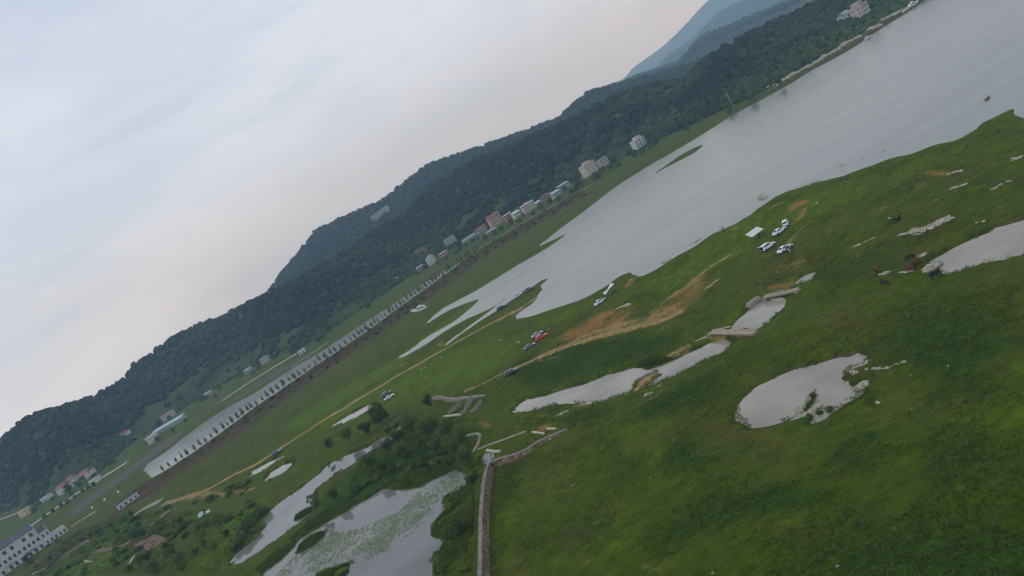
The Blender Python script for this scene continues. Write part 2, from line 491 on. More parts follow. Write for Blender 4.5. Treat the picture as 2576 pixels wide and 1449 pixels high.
A_red = blobs([([(1470,815),(1500,800),(1550,785),(1560,795),(1520,812),(1490,830)], 3, 1), ([(1613,800),(1680,780),(1720,735),(1760,700),(1740,735),(1700,770),(1650,812)], 4, .8),
 ([(1400,870),(1440,835),(1500,805),(1560,790),(1600,800),(1560,830),(1500,850)], 8, .8), ([(1560,830),(1640,805),(1700,760),(1760,705),(1800,700),(1760,760),(1700,810),(1620,835)], 8, .72), ([(1850,640),(1900,640),(1960,655),(1930,665),(1870,655)], 5, .55), ([(1640,720),(1700,690),(1730,690),(1680,725)], 6, .5), ([(2150,560),(2250,520),(2290,515),(2230,560)], 6, .5), ([(1950,700),(2000,660),(2060,650),(2010,690)], 5, .5), ([(1570,730),(1590,700),(1600,705),(1580,735)], 1.3, .9),
 ([(1978,548),(2000,520),(2042,510),(2035,520),(2005,535)], 2, .95), ([(1990,580),(2010,555),(2033,532),(2030,545),(2010,565)], 1.6, .95),
 ([(1940,540),(1955,525),(1972,520),(1960,532)], 1.5, .9), ([(2285,510),(2310,480),(2340,465),(2330,480),(2300,512)], 2, .62), ([(2330,445),(2350,440),(2400,450),(2380,458),(2345,455)], 1.6, .9),
 ([(2395,498),(2410,488),(2420,482),(2415,492)], 1, .8), ([(2110,540),(2120,530),(2130,528),(2122,540)], 1.2, .8), ([(1840,580),(1862,574),(1864,586),(1850,590)], 1.2, .9), ([(1838,605),(1862,600),(1858,608)], 1.2, .75),
 ([(1340,1055),(1360,1045),(1392,1048),(1385,1060)], 1.1, .6), ([(1350,1090),(1380,1070),(1395,1078),(1372,1095)], 1.1, .9), ([(1200,1075),(1222,1065),(1245,1072),(1235,1085)], 1.2, .8), ([(1165,1090),(1200,1085),(1180,1096)], 1, .7),
 ([(1395,1000),(1440,985),(1465,978),(1440,990)], 1.2, .7), ([(1420,1020),(1465,1015),(1455,1025)], .8, .8), ([(1590,930),(1605,920),(1560,938)], 1, .8),
 ([(1025,925),(1000,930),(1010,915),(1030,915)], 2.5, .75), ([(1100,870),(1118,862),(1125,868),(1110,875)], 2.5, .9),
 ([(1230,1330),(1240,1330),(1240,1335)], 1, .3), ([(1230,1560),(1235,1560),(1235,1565)], 1, .1),
 ([(340,1272),(380,1250),(395,1242),(370,1262)], 2.5, .9), ([(2220,1330),(2290,1330),(2300,1340),(2230,1345)], 2.5, .5), ([(1610,1443),(1700,1435),(1690,1460)], 2, .4), ([(2100,1420),(2130,1395),(2125,1425)], 2, .45),
 ([(1990,730),(2000,715),(1995,712),(1960,725),(1930,735)], 2, .8), ([(1945,740),(1965,730),(1990,722),(1970,735)], 1.4, .6),
 ([(150,1345),(165,1333),(185,1330),(170,1345)], 1.6, .9), ([(2325,535),(2300,545),(2255,575),(2270,570)], 1.5, .5), ([(2460,505),(2500,490),(2490,500)], 1.5, .5)])
_lw = offset(crest_w, -10.0)
A_soil = np.maximum(cover(feature(densify(_lw, 10, False), 30, False) - 7.0, 6) * .95, np.maximum(cover(feature(densify(offset(crest_w, -30.0), 10, False), 60, False) - 18, 16) * .74, np.maximum(cover(GUL - .8, 1.4) * .75,
  blobs([([(1000,960),(1150,900),(1220,870),(1150,920),(1060,955)], 12, .45), ([(60,1449),(180,1350),(260,1310),(330,1290),(200,1380),(100,1449)], 5, .85)]))))
A_red = np.maximum(A_red, cover(feature(densify(offset(crest_w[2:], -46.0), 10, False), 40, False) - 2.0 + 16 * (fbm(PX / 30, PY / 30, 3) - .5), 9) * .5)
A_soil = np.maximum(A_soil, lines([([(1290,668),(1350,632),(1440,560),(1478,522)], 3, 6, .8), ([(1545,468),(1600,432),(1640,408),(1700,372),(1760,334)], 2.5, 5, .9), ([(1850,281),(1932,239),(2000,202),(2060,168),(2110,138),(2160,110),(2210,72),(2260,42),(2320,2)], 4, 6, .95), ([(700,1075),(800,1010),(900,945),(1000,880),(1060,835)], 5, 9, .62), ([(480,1210),(560,1165),(640,1118),(700,1080)], 4, 8, .62)], 30))
A_bright = np.maximum(blobs([([(700,1110),(1000,940),(1250,830),(1400,830),(1300,900),(1180,1000),(900,1060),(760,1130)], 14, .55), ([(1500,790),(1700,650),(1900,520),(2050,480),(2300,410),(2500,320),(2540,360),(2300,470),(2080,560),(1850,680),(1640,790)], 12, .5),([(700,1090),(900,960),(1050,880),(1000,930),(850,1030),(740,1090)], 10, .8), ([(1150,985),(1180,930),(1280,880),(1300,900),(1250,940)], 9, .95), ([(1000,900),(1120,815),(1205,752),(1180,775),(1100,840),(1040,885)], 4, .9),
  ([(1290,690),(1400,610),(1445,560),(1460,560),(1400,640),(1340,660)], 8, .9), ([(1330,820),(1450,775),(1520,740),(1480,780),(1390,830)], 7, .7), ([(1560,860),(1640,835),(1750,800),(1700,840)], 6, .5), ([(150,1449),(260,1370),(340,1400),(250,1449)], 6, .95),
  ([(1450,560),(1600,450),(1700,395),(1650,430),(1500,530)], 6, .55), ([(440,1449),(520,1400),(600,1300),(690,1240),(620,1330),(520,1449)], 6, .8), ([(2040,470),(2182,428),(2300,395),(2400,365),(2300,410),(2100,470)], 4, .5),
  ([(1250,1300),(1240,1190),(1300,1200),(1330,1300),(1300,1449),(1250,1449)], 3, .5)]), cover(SD - 3.0, 3) * .62 * (SD > .4) * (PY > 150))
A_dark = blobs([([(1600,1070),(1640,1010),(1760,960),(1840,920),(1800,1000),(1700,1050),(1650,1080)], 5, .9), ([(1300,920),(1400,885),(1560,855),(1700,840),(1760,860),(1600,915),(1400,975),(1300,1000)], 5, .8),
 ([(2130,900),(2250,820),(2450,780),(2576,800),(2576,1000),(2400,1050),(2300,960)], 7, .8), ([(1650,1180),(1720,1100),(1800,1130),(1750,1200),(1680,1210)], 4, .75),
 ([(1650,1350),(1760,1270),(1900,1220),(2100,1200),(2150,1280),(2000,1340),(1800,1380),(1700,1449)], 5, .7), ([(1900,1449),(2000,1300),(2200,1180),(2400,1050),(2576,1020),(2700,1200),(2640,1560),(2000,1560)], 12, .6), ([(2080,1449),(2180,1380),(2300,1350),(2450,1352),(2576,1340),(2640,1500),(2200,1560)], 3, 1),
 ([(2200,1130),(2400,1050),(2576,1050),(2576,1300),(2400,1280)], 8, .7), ([(1250,1180),(1300,1180),(1330,1220),(1290,1300),(1250,1300)], 3, .7), ([(1250,1330),(1290,1320),(1300,1420),(1250,1449)], 3, .6),
 ([(2050,690),(2200,640),(2300,620),(2330,660),(2200,720),(2060,740)], 4, .55), ([(1000,1030),(1100,1040),(1200,1060),(1130,1090),(1000,1080)], 3, .7), ([(1480,1090),(1400,1060),(1470,1025),(1560,1010),(1540,1040)], 3, .6),
 ([(960,1110),(1100,1060),(1190,1090),(1200,1180),(1100,1200),(980,1230),(800,1310),(810,1240),(900,1180)], 2, .8), ([(650,1440),(720,1370),(800,1300),(860,1290),(760,1345),(700,1420)], 1.5, .7)])
A_grav = np.maximum(blobs([([(150,1310),(240,1242),(335,1174),(400,1120),(465,1082),(478,1087),(355,1177),(320,1208),(250,1258),(180,1312)], 7, .85), ([(560,1025),(680,940),(790,885),(800,892),(719,937),(600,1010)], 3, .6)]),
   blobs([([(2250,1180),(2260,1175),(2262,1182)], .6, .1), ([(2490,1310),(2530,1300),(2576,1275),(2576,1290),(2530,1318)], 1.2, .6)]))
# the uneven turf: soft brownish and greenish drift
gm, n, l, b = newmat('valley_turf')
b.inputs['Roughness'].default_value = 0.9
b.inputs['Specular IOR Level'].default_value = 0.1
tc = n.new('ShaderNodeTexCoord')
def nz(scale, detail=5, rough=0.55, off=0.0, sx=1.0, sy=1.0):
    mp = n.new('ShaderNodeMapping'); mp.inputs['Location'].default_value = (off, off * .7, 0); mp.inputs['Scale'].default_value = (sx, sy, 1)
    t = n.new('ShaderNodeTexNoise'); t.inputs['Scale'].default_value = scale; t.inputs['Detail'].default_value = detail; t.inputs['Roughness'].default_value = rough
    l.new(tc.outputs['Object'], mp.inputs['Vector']); l.new(mp.outputs['Vector'], t.inputs['Vector'])
    return t.outputs['Fac']
def mth(op, a, c=None, d=None):
    x = n.new('ShaderNodeMath'); x.operation = op
    for i, q in enumerate((a, c, d)):
        if q is None: continue
        if isinstance(q, (int, float)): x.inputs[i].default_value = q
        else: l.new(q, x.inputs[i])
    return x.outputs[0]
def sstep(v, lo, hi):
    x = n.new('ShaderNodeMapRange'); x.interpolation_type = 'SMOOTHSTEP'
    x.inputs['From Min'].default_value = lo; x.inputs['From Max'].default_value = hi
    l.new(v, x.inputs['Value']); return x.outputs[0]
def mix(f, a, c):
    x = n.new('ShaderNodeMix'); x.data_type = 'RGBA'
    if isinstance(f, (int, float)): x.inputs[0].default_value = f
    else: l.new(f, x.inputs[0])
    for i, q in ((6, a), (7, c)):
        if isinstance(q, tuple): x.inputs[i].default_value = (*q, 1)
        else: l.new(q, x.inputs[i])
    return x.outputs[2]
def attr(nm):
    a = n.new('ShaderNodeAttribute'); a.attribute_name = nm; return a.outputs['Fac']
n_big = nz(0.022, 4, .5); n_mid = nz(0.11, 5, .6, 31); n_fine = nz(0.8, 5, .65, 77); n_tuft = nz(3.2, 4, .7, 5); n_mid2 = nz(0.06, 5, .6, 140)
turf = ramp(n, [(0.36, (.044, .082, .0085)), (0.45, (.066, .096, .012)), (0.54, (.078, .102, .016)), (0.64, (.104, .098, .026))])
l.new(mth('ADD', mth('MULTIPLY', n_mid2, .6), mth('MULTIPLY', n_mid, .4)), turf.inputs['Fac'])
c = turf.outputs['Color']
fray = mth('MULTIPLY_ADD', n_mid, 1.1, mth('MULTIPLY_ADD', n_fine, .7, -.90))
def layer(c, nm, colr, lo=.35, hi=.62, fr=1.0):
    v = mth('ADD', attr(nm), mth('MULTIPLY', fray, fr))
    # nothing where the attribute is nil
    f = mth('MULTIPLY', sstep(v, lo, hi), sstep(attr(nm), .02, .2))
    return mix(f, c, colr)
weed = ramp(n, [(0.36, (.026, .058, .0095)), (0.64, (.052, .098, .018))]); l.new(n_fine, weed.inputs['Fac'])
lush = ramp(n, [(0.36, (.068, .120, .010)), (0.64, (.112, .165, .018))]); l.new(n_fine, lush.inputs['Fac'])
# random weed drifts everywhere
c = mix(mth('MULTIPLY', sstep(nz(.016, 5, .62, 520), .46, .62), .42), c, (.094, .084, .024))
c = mix(mth('MULTIPLY', sstep(n_mid, .52, .68), .75), c, weed.outputs['Color'])
c = mix(mth('MULTIPLY', sstep(nz(.3, 5, .6, 300), .55, .70), .5), c, weed.outputs['Color'])
c = mix(mth('MULTIPLY', sstep(nz(.045, 4, .6, 210), .54, .72), .6), c, lush.outputs['Color'])
c = layer(c, 'bright', lush.outputs['Color'], .2, .7, .7)
c = layer(c, 'dark', weed.outputs['Color'], .3, .75, .9)
soil = ramp(n, [(0.3, (.045, .035, .018)), (0.7, (.105, .066, .036))]); l.new(n_fine, soil.inputs['Fac'])
c = layer(c, 'soil', soil.outputs['Color'], .3, .7, .8)
red = ramp(n, [(0.36, (.22, .130, .048)), (0.64, (.35, .215, .092))]); l.new(n_fine, red.inputs['Fac'])
c = layer(c, 'red', red.outputs['Color'], .22, .80, 1.0)
dirt = ramp(n, [(0.36, (.26, .185, .082)), (0.64, (.40, .30, .155))]); l.new(n_fine, dirt.inputs['Fac'])
c = layer(c, 'dirt', dirt.outputs['Color'], .24, .62, .8)
grav = ramp(n, [(0.3, (.075, .070, .060)), (0.7, (.15, .135, .115))]); l.new(n_fine, grav.inputs['Fac'])
c = layer(c, 'gravel', grav.outputs['Color'], .3, .8, 1.0)
mud = ramp(n, [(0.3, (.055, .042, .026)), (0.7, (.13, .10, .065))]); l.new(n_fine, mud.inputs['Fac'])
c = layer(c, 'shore', mud.outputs['Color'], .40, .75, 1.4)
# blade-scale mottling
n_clump = nz(.42, 6, .7, 411, 1.0, 1.6)
sp = mth('ADD', mth('MULTIPLY_ADD', n_tuft, .9, -.22), mth('MULTIPLY_ADD', n_clump, 1.8, -.28))
hs = n.new('ShaderNodeHueSaturation'); l.new(c, hs.inputs['Color']); l.new(sp, hs.inputs['Value']); hs.inputs['Saturation'].default_value = 1.15
l.new(hs.outputs['Color'], b.inputs['Base Color'])
bp = n.new('ShaderNodeBump'); bp.inputs['Strength'].default_value = .8; bp.inputs['Distance'].default_value = .5
l.new(mth('MULTIPLY_ADD', n_tuft, .5, n_fine), bp.inputs['Height']); l.new(bp.outputs['Normal'], b.inputs['Normal'])
A_shore = cover(np.abs(SD - 0.3) - .5, 1.1) * np.clip((fbm(PX / 12 + 90, PY / 12, 3) - .36) * 5, .35, 1) * (PX > -900)
nx, ny = len(gx), len(gy)
I = np.arange(NV).reshape(ny, nx)
F = np.stack([I[:-1, :-1], I[:-1, 1:], I[1:, 1:], I[1:, :-1]], -1).reshape(-1, 4)
V = np.stack([PX, PY, GZ], 1)
ground = link('ground', fastmesh('ground', V, F, gm, True, dict(dirt=A_dirt, red=A_red, soil=A_soil, bright=A_bright, dark=A_dark, gravel=A_grav, shore=A_shore)))
tag(ground, 'grassy lake shore with dirt tracks and bare red soil', kind='structure')

def water_mat(name, base, rough, wave, wscale, tsc=.018, tvar=.12, stretch=(1, 1, 1), rz=0):
    m, n, l, b = newmat(name)
    b.inputs['Roughness'].default_value = rough
    b.inputs['IOR'].default_value = 1.33
    b.inputs['Specular IOR Level'].default_value = 0.5
    tc = n.new('ShaderNodeTexCoord')
    t = n.new('ShaderNodeTexNoise'); t.inputs['Scale'].default_value = wscale; t.inputs['Detail'].default_value = 4
    t2 = n.new('ShaderNodeTexNoise'); t2.inputs['Scale'].default_value = tsc; t2.inputs['Detail'].default_value = 6
    mp = n.new('ShaderNodeMapping'); mp.inputs['Scale'].default_value = stretch; mp.inputs['Rotation'].default_value = (0, 0, rz)
    l.new(tc.outputs['Object'], mp.inputs['Vector']); l.new(tc.outputs['Object'], t.inputs['Vector']); l.new(mp.outputs['Vector'], t2.inputs['Vector'])
    bp = n.new('ShaderNodeBump'); bp.inputs['Strength'].default_value = wave; bp.inputs['Distance'].default_value = .15
    l.new(t.outputs['Fac'], bp.inputs['Height']); l.new(bp.outputs['Normal'], b.inputs['Normal'])
    r = ramp(n, [(.35, tuple(x * (1 - tvar) for x in base)), (.65, tuple(min(1, x * (1 + tvar)) for x in base))])
    l.new(t2.outputs['Fac'], r.inputs['Fac']); l.new(r.outputs['Color'], b.inputs['Base Color'])
    return m
m_lake = water_mat('lake_water', (.212, .222, .196), .16, .5, .7, .02, .09, (1, 3.5, 1), R(-32))
m_pond = water_mat('pond_water', (.16, .155, .145), .04, .05, .8, .06, .2)
m_pale = water_mat('silty_water', (.29, .262, .215), .05, .06, .8, .07, .22)
# one level of water: the lake sheet is cut by the banks; ponds lie in their own hollows
lo_, hi_ = lake_w.min(0) - 3, lake_w.max(0) + 3
tag(link('lake', pymesh('lake', [(lo_[0], lo_[1], 0), (hi_[0], lo_[1], 0), (hi_[0], hi_[1], 0), (lo_[0], hi_[1], 0)], [(0, 1, 2, 3)], m_lake)), 'broad pale grey lake between the pasture and the hills', kind='structure')
def sheet(name, poly, m, label, z=0.0, grow=1.6):
    p = chaikin(poly, 1)
    area = 0.5 * np.sum(p[:, 0] * np.roll(p[:, 1], -1) - np.roll(p[:, 0], -1) * p[:, 1])
    if area < 0: p = p[::-1]
    t = np.roll(p, -1, 0) - np.roll(p, 1, 0); t /= np.linalg.norm(t, axis=1)[:, None] + 1e-9
    p = p + np.stack([t[:, 1], -t[:, 0]], 1) * grow
    bm = bmesh.new()
    vs_ = [bm.verts.new((q[0], q[1], z)) for q in p]
    try:
        f = bm.faces.new(vs_); bmesh.ops.triangulate(bm, faces=[f])
    except Exception: pass
    me = bpy.data.meshes.new(name); bm.to_mesh(me); bm.free(); me.materials.append(m)
    return tag(link(name, me), label, kind='structure')

m_river = water_mat('channel_water', (.33, .335, .32), .1, .3, .7, .03, .06)
sheet('river', river_w, m_river, 'straight pale channel behind the tree-lined levee', 0.03, 3)
WL = {'stream_pool': (m_pale, 'long pale pool of the stream below the slab bridge'), 'bridge_pool': (m_pale, 'pool between the two small bridges'), 'puddle': (m_pale, 'small puddle above the upper bridge'),
 'round_pond': (m_pale, 'rounded pale pond with a rocky islet'), 'upper_pond': (m_pale, 'pale pond beside the grazing cattle'), 'long_pond': (m_pond, 'narrow pond winding past the willows'), 'lily_pond': (m_pond, 'wide pond covered with lily pads'),
 'field_pool': (m_pale, 'pointed pool in the field beside the dark tree'), 'narrow_puddle': (m_pale, 'narrow puddle beside the dark car'), 'oval_puddle': (m_pale, 'oval puddle below the narrow one'), 'weir_pool': (m_pond, 'little pool under the concrete slab'),
 'bare_hollow_puddle': (m_pale, 'tiny puddle in the grass right of the round pond')}
for k, p in ponds_w.items():
    nm = 'pond' if 'pond' in k else ('puddle' if 'puddle' in k else 'pool')
    sheet(nm, p, WL[k][0], WL[k][1], 0.03, 0.8)
# ------------------------------------------------------------------ hills and mountains
def azel(px, py):
    d = ray(px, py)
    h = math.hypot(d[0], d[1])
    return math.atan2(d[0], d[1]), d[2] / h
BASE = [(-60,1330),(0,1292),(100,1262),(250,1190),(330,1118),(480,1015),(640,922),(750,880),(900,785),(1000,718),(1080,655),(1200,592),(1300,535),(1420,470),(1500,435),(1620,370),(1760,303),(1840,271),(1920,229),(2060,150),(2200,66),(2330,-8)]
_b = DL(BASE, 1.0)
base_az = np.arctan2(_b[:, 0], _b[:, 1]); base_r = np.hypot(_b[:, 0], _b[:, 1])
o_ = np.argsort(base_az); base_az, base_r = base_az[o_], base_r[o_]
def rbase(a): return np.interp(a, base_az, base_r)
def hill(name, label, sky_px, rridge, rfoot, rback, mat, sink=0.0, amp=6.0, nscale=60.0, nA=260, nT=60, left=None, right=None, power=1.0, seed=0.0, a0=R(-62), a1=R(75)):
    q = sorted(azel(*p) for p in sky_px)
    az = np.array([p[0] for p in q]); el = np.array([p[1] for p in q])
    A = np.linspace(a0, a1, nA)
    E_ = np.interp(A, az, el)
    if left is not None: E_ = np.where(A < az[0], np.maximum(el[0] + (A - az[0]) * left, -0.06), E_)
    if right is not None: E_ = np.where(A > az[-1], np.maximum(el[-1] - (A - az[-1]) * right, -0.06), E_)
    T = np.concatenate([np.linspace(0, 1, nT), np.linspace(1, 2, nT // 3)[1:]])
    AA, TT = np.meshgrid(A, T)
    rf, rr, rb = rfoot(A), rridge(A), rback(A)
    zr = np.maximum(CAMH + E_ * rr - sink, 2)
    front = TT <= 1
    Rr = np.where(front, rf + (rr - rf) * TT, rr + (rb - rr) * (TT - 1))
    prof = np.where(front, np.clip(TT, 0, 1) ** power, (2 - TT))
    prof = prof * prof * (3 - 2 * prof) * .45 + prof * .55
    X, Y = Rr * np.sin(AA), Rr * np.cos(AA)
    nse = fbm(X / nscale + seed, Y / nscale + seed, 5) - .5
    gullies = fbm(X / (nscale * 2.2) + seed * 2, Y / (nscale * 2.2), 3) - .5
    w = np.where(front, np.sin(np.pi * np.clip(TT, 0, 1)), 0)
    Z = zr * prof + amp * (nse + 1.6 * gullies) * w * np.clip((zr - 4) / 50, 0, 1) - 1.5 * (TT == 0)
    Z = Z + amp * .25 * nse * (TT >= .97)
    V = np.stack([X.ravel(), Y.ravel(), Z.ravel()], 1)
    na, nt = len(A), len(T)
    I = np.arange(na * nt).reshape(nt, na)
    F = np.stack([I[:-1, :-1], I[:-1, 1:], I[1:, 1:], I[1:, :-1]], -1).reshape(-1, 4)
    o = link(name, fastmesh(name, V, F, mat, True))
    tag(o, label, kind='structure')
    def sample(a, t):
        """surface point at azimuth a, slope position t"""
        fi = np.clip((a - a0) / (a1 - a0) * (na - 1), 0, na - 1.001); ti = np.clip(np.interp(t, T, np.arange(nt)), 0, nt - 1.001)
        i0, j0 = fi.astype(int), ti.astype(int); fa, ft = fi - i0, ti - j0
        g = V.reshape(nt, na, 3)
        return ((g[j0, i0].T * (1 - fa) + g[j0, i0 + 1].T * fa) * (1 - ft) + (g[j0 + 1, i0].T * (1 - fa) + g[j0 + 1, i0 + 1].T * fa) * ft).T
    return o, sample
def earth_mat(name, a, b_, c_=None, sc=.02):
    m, n, l, b = newmat(name)
    b.inputs['Roughness'].default_value = .95; b.inputs['Specular IOR Level'].default_value = .05
    tc = n.new('ShaderNodeTexCoord')
    t = n.new('ShaderNodeTexNoise'); t.inputs['Scale'].default_value = sc; t.inputs['Detail'].default_value = 8; t.inputs['Roughness'].default_value = .65
    l.new(tc.outputs['Object'], t.inputs['Vector'])
    st = [(.35, a), (.6, b_)]
    if c_: st += [(.66, b_), (.72, c_)]
    r = ramp(n, st); l.new(t.outputs['Fac'], r.inputs['Fac']); l.new(r.outputs['Color'], b.inputs['Base Color'])
    bp = n.new('ShaderNodeBump'); bp.inputs['Strength'].default_value = .6; bp.inputs['Distance'].default_value = 3
    t2 = n.new('ShaderNodeTexNoise'); t2.inputs['Scale'].default_value = .25; t2.inputs['Detail'].default_value = 4
    l.new(tc.outputs['Object'], t2.inputs['Vector']); l.new(t2.outputs['Fac'], bp.inputs['Height']); l.new(bp.outputs['Normal'], b.inputs['Normal'])
    return m
m_hill = earth_mat('wooded_slope', (.020, .038, .011), (.052, .076, .020), (.13, .072, .034))
m_far = earth_mat('far_wood', (.014, .024, .011), (.026, .038, .016))
SK_A = [(0,1105),(50,1052),(110,1030),(160,1018),(240,990),(300,960),(335,915),(400,870),(450,835),(520,805),(560,795),(600,768),(670,737),(740,700),(856,634),(894,607),(956,570),(1014,532),(1069,476),(1106,447),(1144,424),(1181,403),(1244,382),(1340,335),(1438,297),(1488,267),(1525,247),(1575,224),(1638,207),(1713,200),(1750,164),(1803,122),(1838,107),(1875,82),(1932,57),(1995,30),(2057,0),(2130,-28)]
SK_B = [(560,800),(620,770),(670,736),(700,690),(750,632),(790,578),(850,550),(960,500),(1075,410),(1180,375),(1330,322),(1400,297),(1440,258),(1480,227),(1560,206),(1620,192),(1700,170),(1780,140)]
SK_C = [(1400,320),(1563,208),(1610,187),(1663,172),(1708,157),(1738,120),(1763,92),(1813,72),(1863,52),(1932,24),(1995,-2),(2100,-40)]
SK_D = [(1600,192),(1648,172),(1678,140),(1738,100),(1775,62),(1813,27),(1863,2),(1950,-40),(2100,-140)]
SK_E = [(1340,318),(1375,302),(1400,297),(1530,212),(1570,199),(1593,170),(1638,138),(1663,120),(1698,87),(1733,52),(1750,32),(1783,0),(1850,-50),(2000,-150)]
def rA(a): return rbase(a) + 250
hillA, sA = hill('near_hill', 'long dark wooded hill behind the riverside houses', SK_A, rA, lambda a: rbase(a) - 6, lambda a: rbase(a) + 480, m_hill, 4.0, 7, 70, 520, 80, power=1.15)
hillB, sB = hill('back_hill', 'bluish wooded ridge rising behind the near hill', SK_B, lambda a: rbase(a) * 0 + 1600, lambda a: rbase(a) * 0 + 1150, lambda a: rbase(a) * 0 + 2000, m_far, 5.0, 9, 110, 260, 40, left=1.2, right=.5, seed=5.2)
hillC, sC = hill('middle_hill', 'hazy hill in front of the blue mountains', SK_C, lambda a: a * 0 + 2600, lambda a: a * 0 + 2050, lambda a: a * 0 + 3100, m_far, 5.0, 14, 160, 240, 30, left=1.0, seed=8.8)
hillD, sD = hill('blue_hill', 'blue hazy spur below the far mountain', SK_D, lambda a: a * 0 + 5200, lambda a: a * 0 + 4300, lambda a: a * 0 + 6000, m_far, 0.0, 30, 300, 240, 30, left=1.5, seed=2.1)
hillE, sE = hill('far_mountain', 'pale blue mountain on the horizon', SK_E, lambda a: a * 0 + 8000, lambda a: a * 0 + 6800, lambda a: a * 0 + 9400, m_far, 0.0, 60, 600, 260, 34, left=1.0, seed=6.6)

# ------------------------------------------------------------------ woods on the hills (one mass each)
def ico(sub):
    bm = bmesh.new(); bmesh.ops.create_icosphere(bm, subdivisions=sub, radius=1.0)
    v = np.array([p.co[:] for p in bm.verts]); f = np.array([[q.index for q in p.verts] for p in bm.faces]); bm.free()
    return v, f
ico0, ico1 = ico(1), ico(2)
def crowns(name, label, pts, size, squash, mat, tint, kind='stuff', shape=None):
    bv, bf = shape or ico1
    N = len(pts); var = []
    for k in range(10):
        r = rng.uniform(.62, 1.22, len(bv)); var.append(bv * r[:, None])
    idx = rng.integers(0, 10, N)
    rot = rng.uniform(0, 6.28, N)
    base = np.stack(var)[idx]
    c, s = np.cos(rot)[:, None], np.sin(rot)[:, None]
    x = base[:, :, 0] * c - base[:, :, 1] * s; y = base[:, :, 0] * s + base[:, :, 1] * c
    v = np.stack([x * size[:, None], y * size[:, None], base[:, :, 2] * (size * squash)[:, None]], -1) + pts[:, None, :]
    f = bf[None] + (np.arange(N) * len(bv))[:, None, None]
    t = np.clip(np.repeat(tint, len(bv)) + rng.uniform(-.10, .10, N * len(bv)), 0, 1)
    o = link(name, fastmesh(name, v.reshape(-1, 3), f.reshape(-1, 3), mat, True, dict(tint=t)))
    return tag(o, label, kind=kind)
m_wood = leafmat('wood_leaves', (.006, .012, .005), (.050, .080, .018))
m_woodb = leafmat('far_wood_leaves', (.012, .022, .010), (.030, .048, .018))
def onA(px, py):
    a, e = azel(px, py); ts = np.linspace(0, 1, 400); p = sA(np.full(400, a), ts)
    el = (p[:, 2] - CAMH) / np.hypot(p[:, 0], p[:, 1]); i = int(np.argmax(el >= e)); return p[i]
SCARS = [(1056, 634, 9), (1070, 626, 8), (1548, 294, 6), (850, 770, 6), (1690, 228, 5), (1945, 95, 5)]
scar_w = np.array([[*onA(x, y), r] for x, y, r in SCARS])
def scar(x, y):
    x = np.asarray(x, float); y = np.asarray(y, float); o = np.zeros(x.shape)
    for q in scar_w:
        d = np.hypot(x - q[0], (y - q[1]) * .6) + 9 * (fbm(x / 8, y / 8, 3) - .5); o = np.maximum(o, np.clip(1.3 - d / q[3], 0, 1))
    return o
_hv = np.empty(len(hillA.data.vertices) * 3, dtype=np.float32); hillA.data.vertices.foreach_get('co', _hv); _hv = _hv.reshape(-1, 3)
_at = hillA.data.attributes.new('scar', 'FLOAT', 'POINT'); _at.data.foreach_set('value', scar(_hv[:, 0], _hv[:, 1]).astype(np.float32))
_n, _l = m_hill.node_tree.nodes, m_hill.node_tree.links; _b = _n['Principled BSDF']; _src = _b.inputs['Base Color'].links[0].from_socket
_a = _n.new('ShaderNodeAttribute'); _a.attribute_name = 'scar'; _m = _n.new('ShaderNodeMix'); _m.data_type = 'RGBA'; _m.inputs[7].default_value = (.15, .085, .045, 1)
_l.new(_a.outputs['Fac'], _m.inputs[0]); _l.new(_src, _m.inputs[6]); _l.new(_m.outputs[2], _b.inputs['Base Color'])
def wood(name, label, smp, N, t0, t1, a0, a1, smin, smax, mat, lowlight=True, clear=None):
    a = rng.uniform(a0, a1, N); t = t0 + (t1 - t0) * rng.random(N)
    p = smp(a, t)
    mask = fbm(p[:, 0] / 55, p[:, 1] / 55, 3)
    keep = (t > .42 + .5 * (mask - .5)) | (mask > .47) if lowlight else np.ones(N, bool)
    if lowlight: keep |= (a > azel(1720, 300)[0]) & (rng.random(N) < .8)
    if lowlight: keep &= scar(p[:, 0], p[:, 1]) < .25
    p, t, mask, a = p[keep], t[keep], mask[keep], a[keep]
    kind = fbm(p[:, 0] / 90 + 33, p[:, 1] / 90, 3)
    s = (smin + (smax - smin) * rng.random(len(p)) ** 1.8) * np.where(t < .3, .75, 1.0)
    tint = np.clip(.12 + 1.5 * (kind - .45) + np.where(t < .35, .28, 0) + rng.normal(0, .09, len(p)), 0.02, 1) if lowlight else np.clip(.3 + .8 * (kind - .5) + rng.normal(0, .1, len(p)), 0, 1)
    p = p + np.array([0, 0, 1]) * (s * .55)[:, None]
    return crowns(name, label, p, s, rng.uniform(.7, 1.1, len(p)), mat, tint, shape=None if lowlight else ico0)
wood('woodland', 'dark mixed woodland covering the near hill', sA, 20000, .0, 1.03, R(-47), R(42), 1.5, 4.6, m_wood)
wood('far_woodland', 'blue-green woodland covering the ridge behind', sB, 9000, .35, 1.02, R(-24), R(22), 3.0, 5.5, m_woodb, False)
wood('hazy_woodland', 'hazy woodland on the hill before the mountains', sC, 2200, .55, 1.02, R(2), R(30), 6, 10, m_woodb, False)

# ------------------------------------------------------------------ the humid air
hz, n, l, b = newmat('haze_air')
n.remove(b)
pv = n.new('ShaderNodeVolumePrincipled')
pv.inputs['Color'].default_value = (.44, .71, 1.0, 1)
pv.inputs['Density'].default_value = 1.9e-4
pv.inputs['Absorption Color'].default_value = (1, 1, 1, 1)
pv.inputs['Anisotropy'].default_value = 0.0
l.new(pv.outputs['Volume'], n['Material Output'].inputs['Volume'])
hb = MB().box(-2700, 8200, -300, 9800, -4, 760)
tag(hb.obj('haze', hz), 'humid blue haze over the valley', kind='stuff')
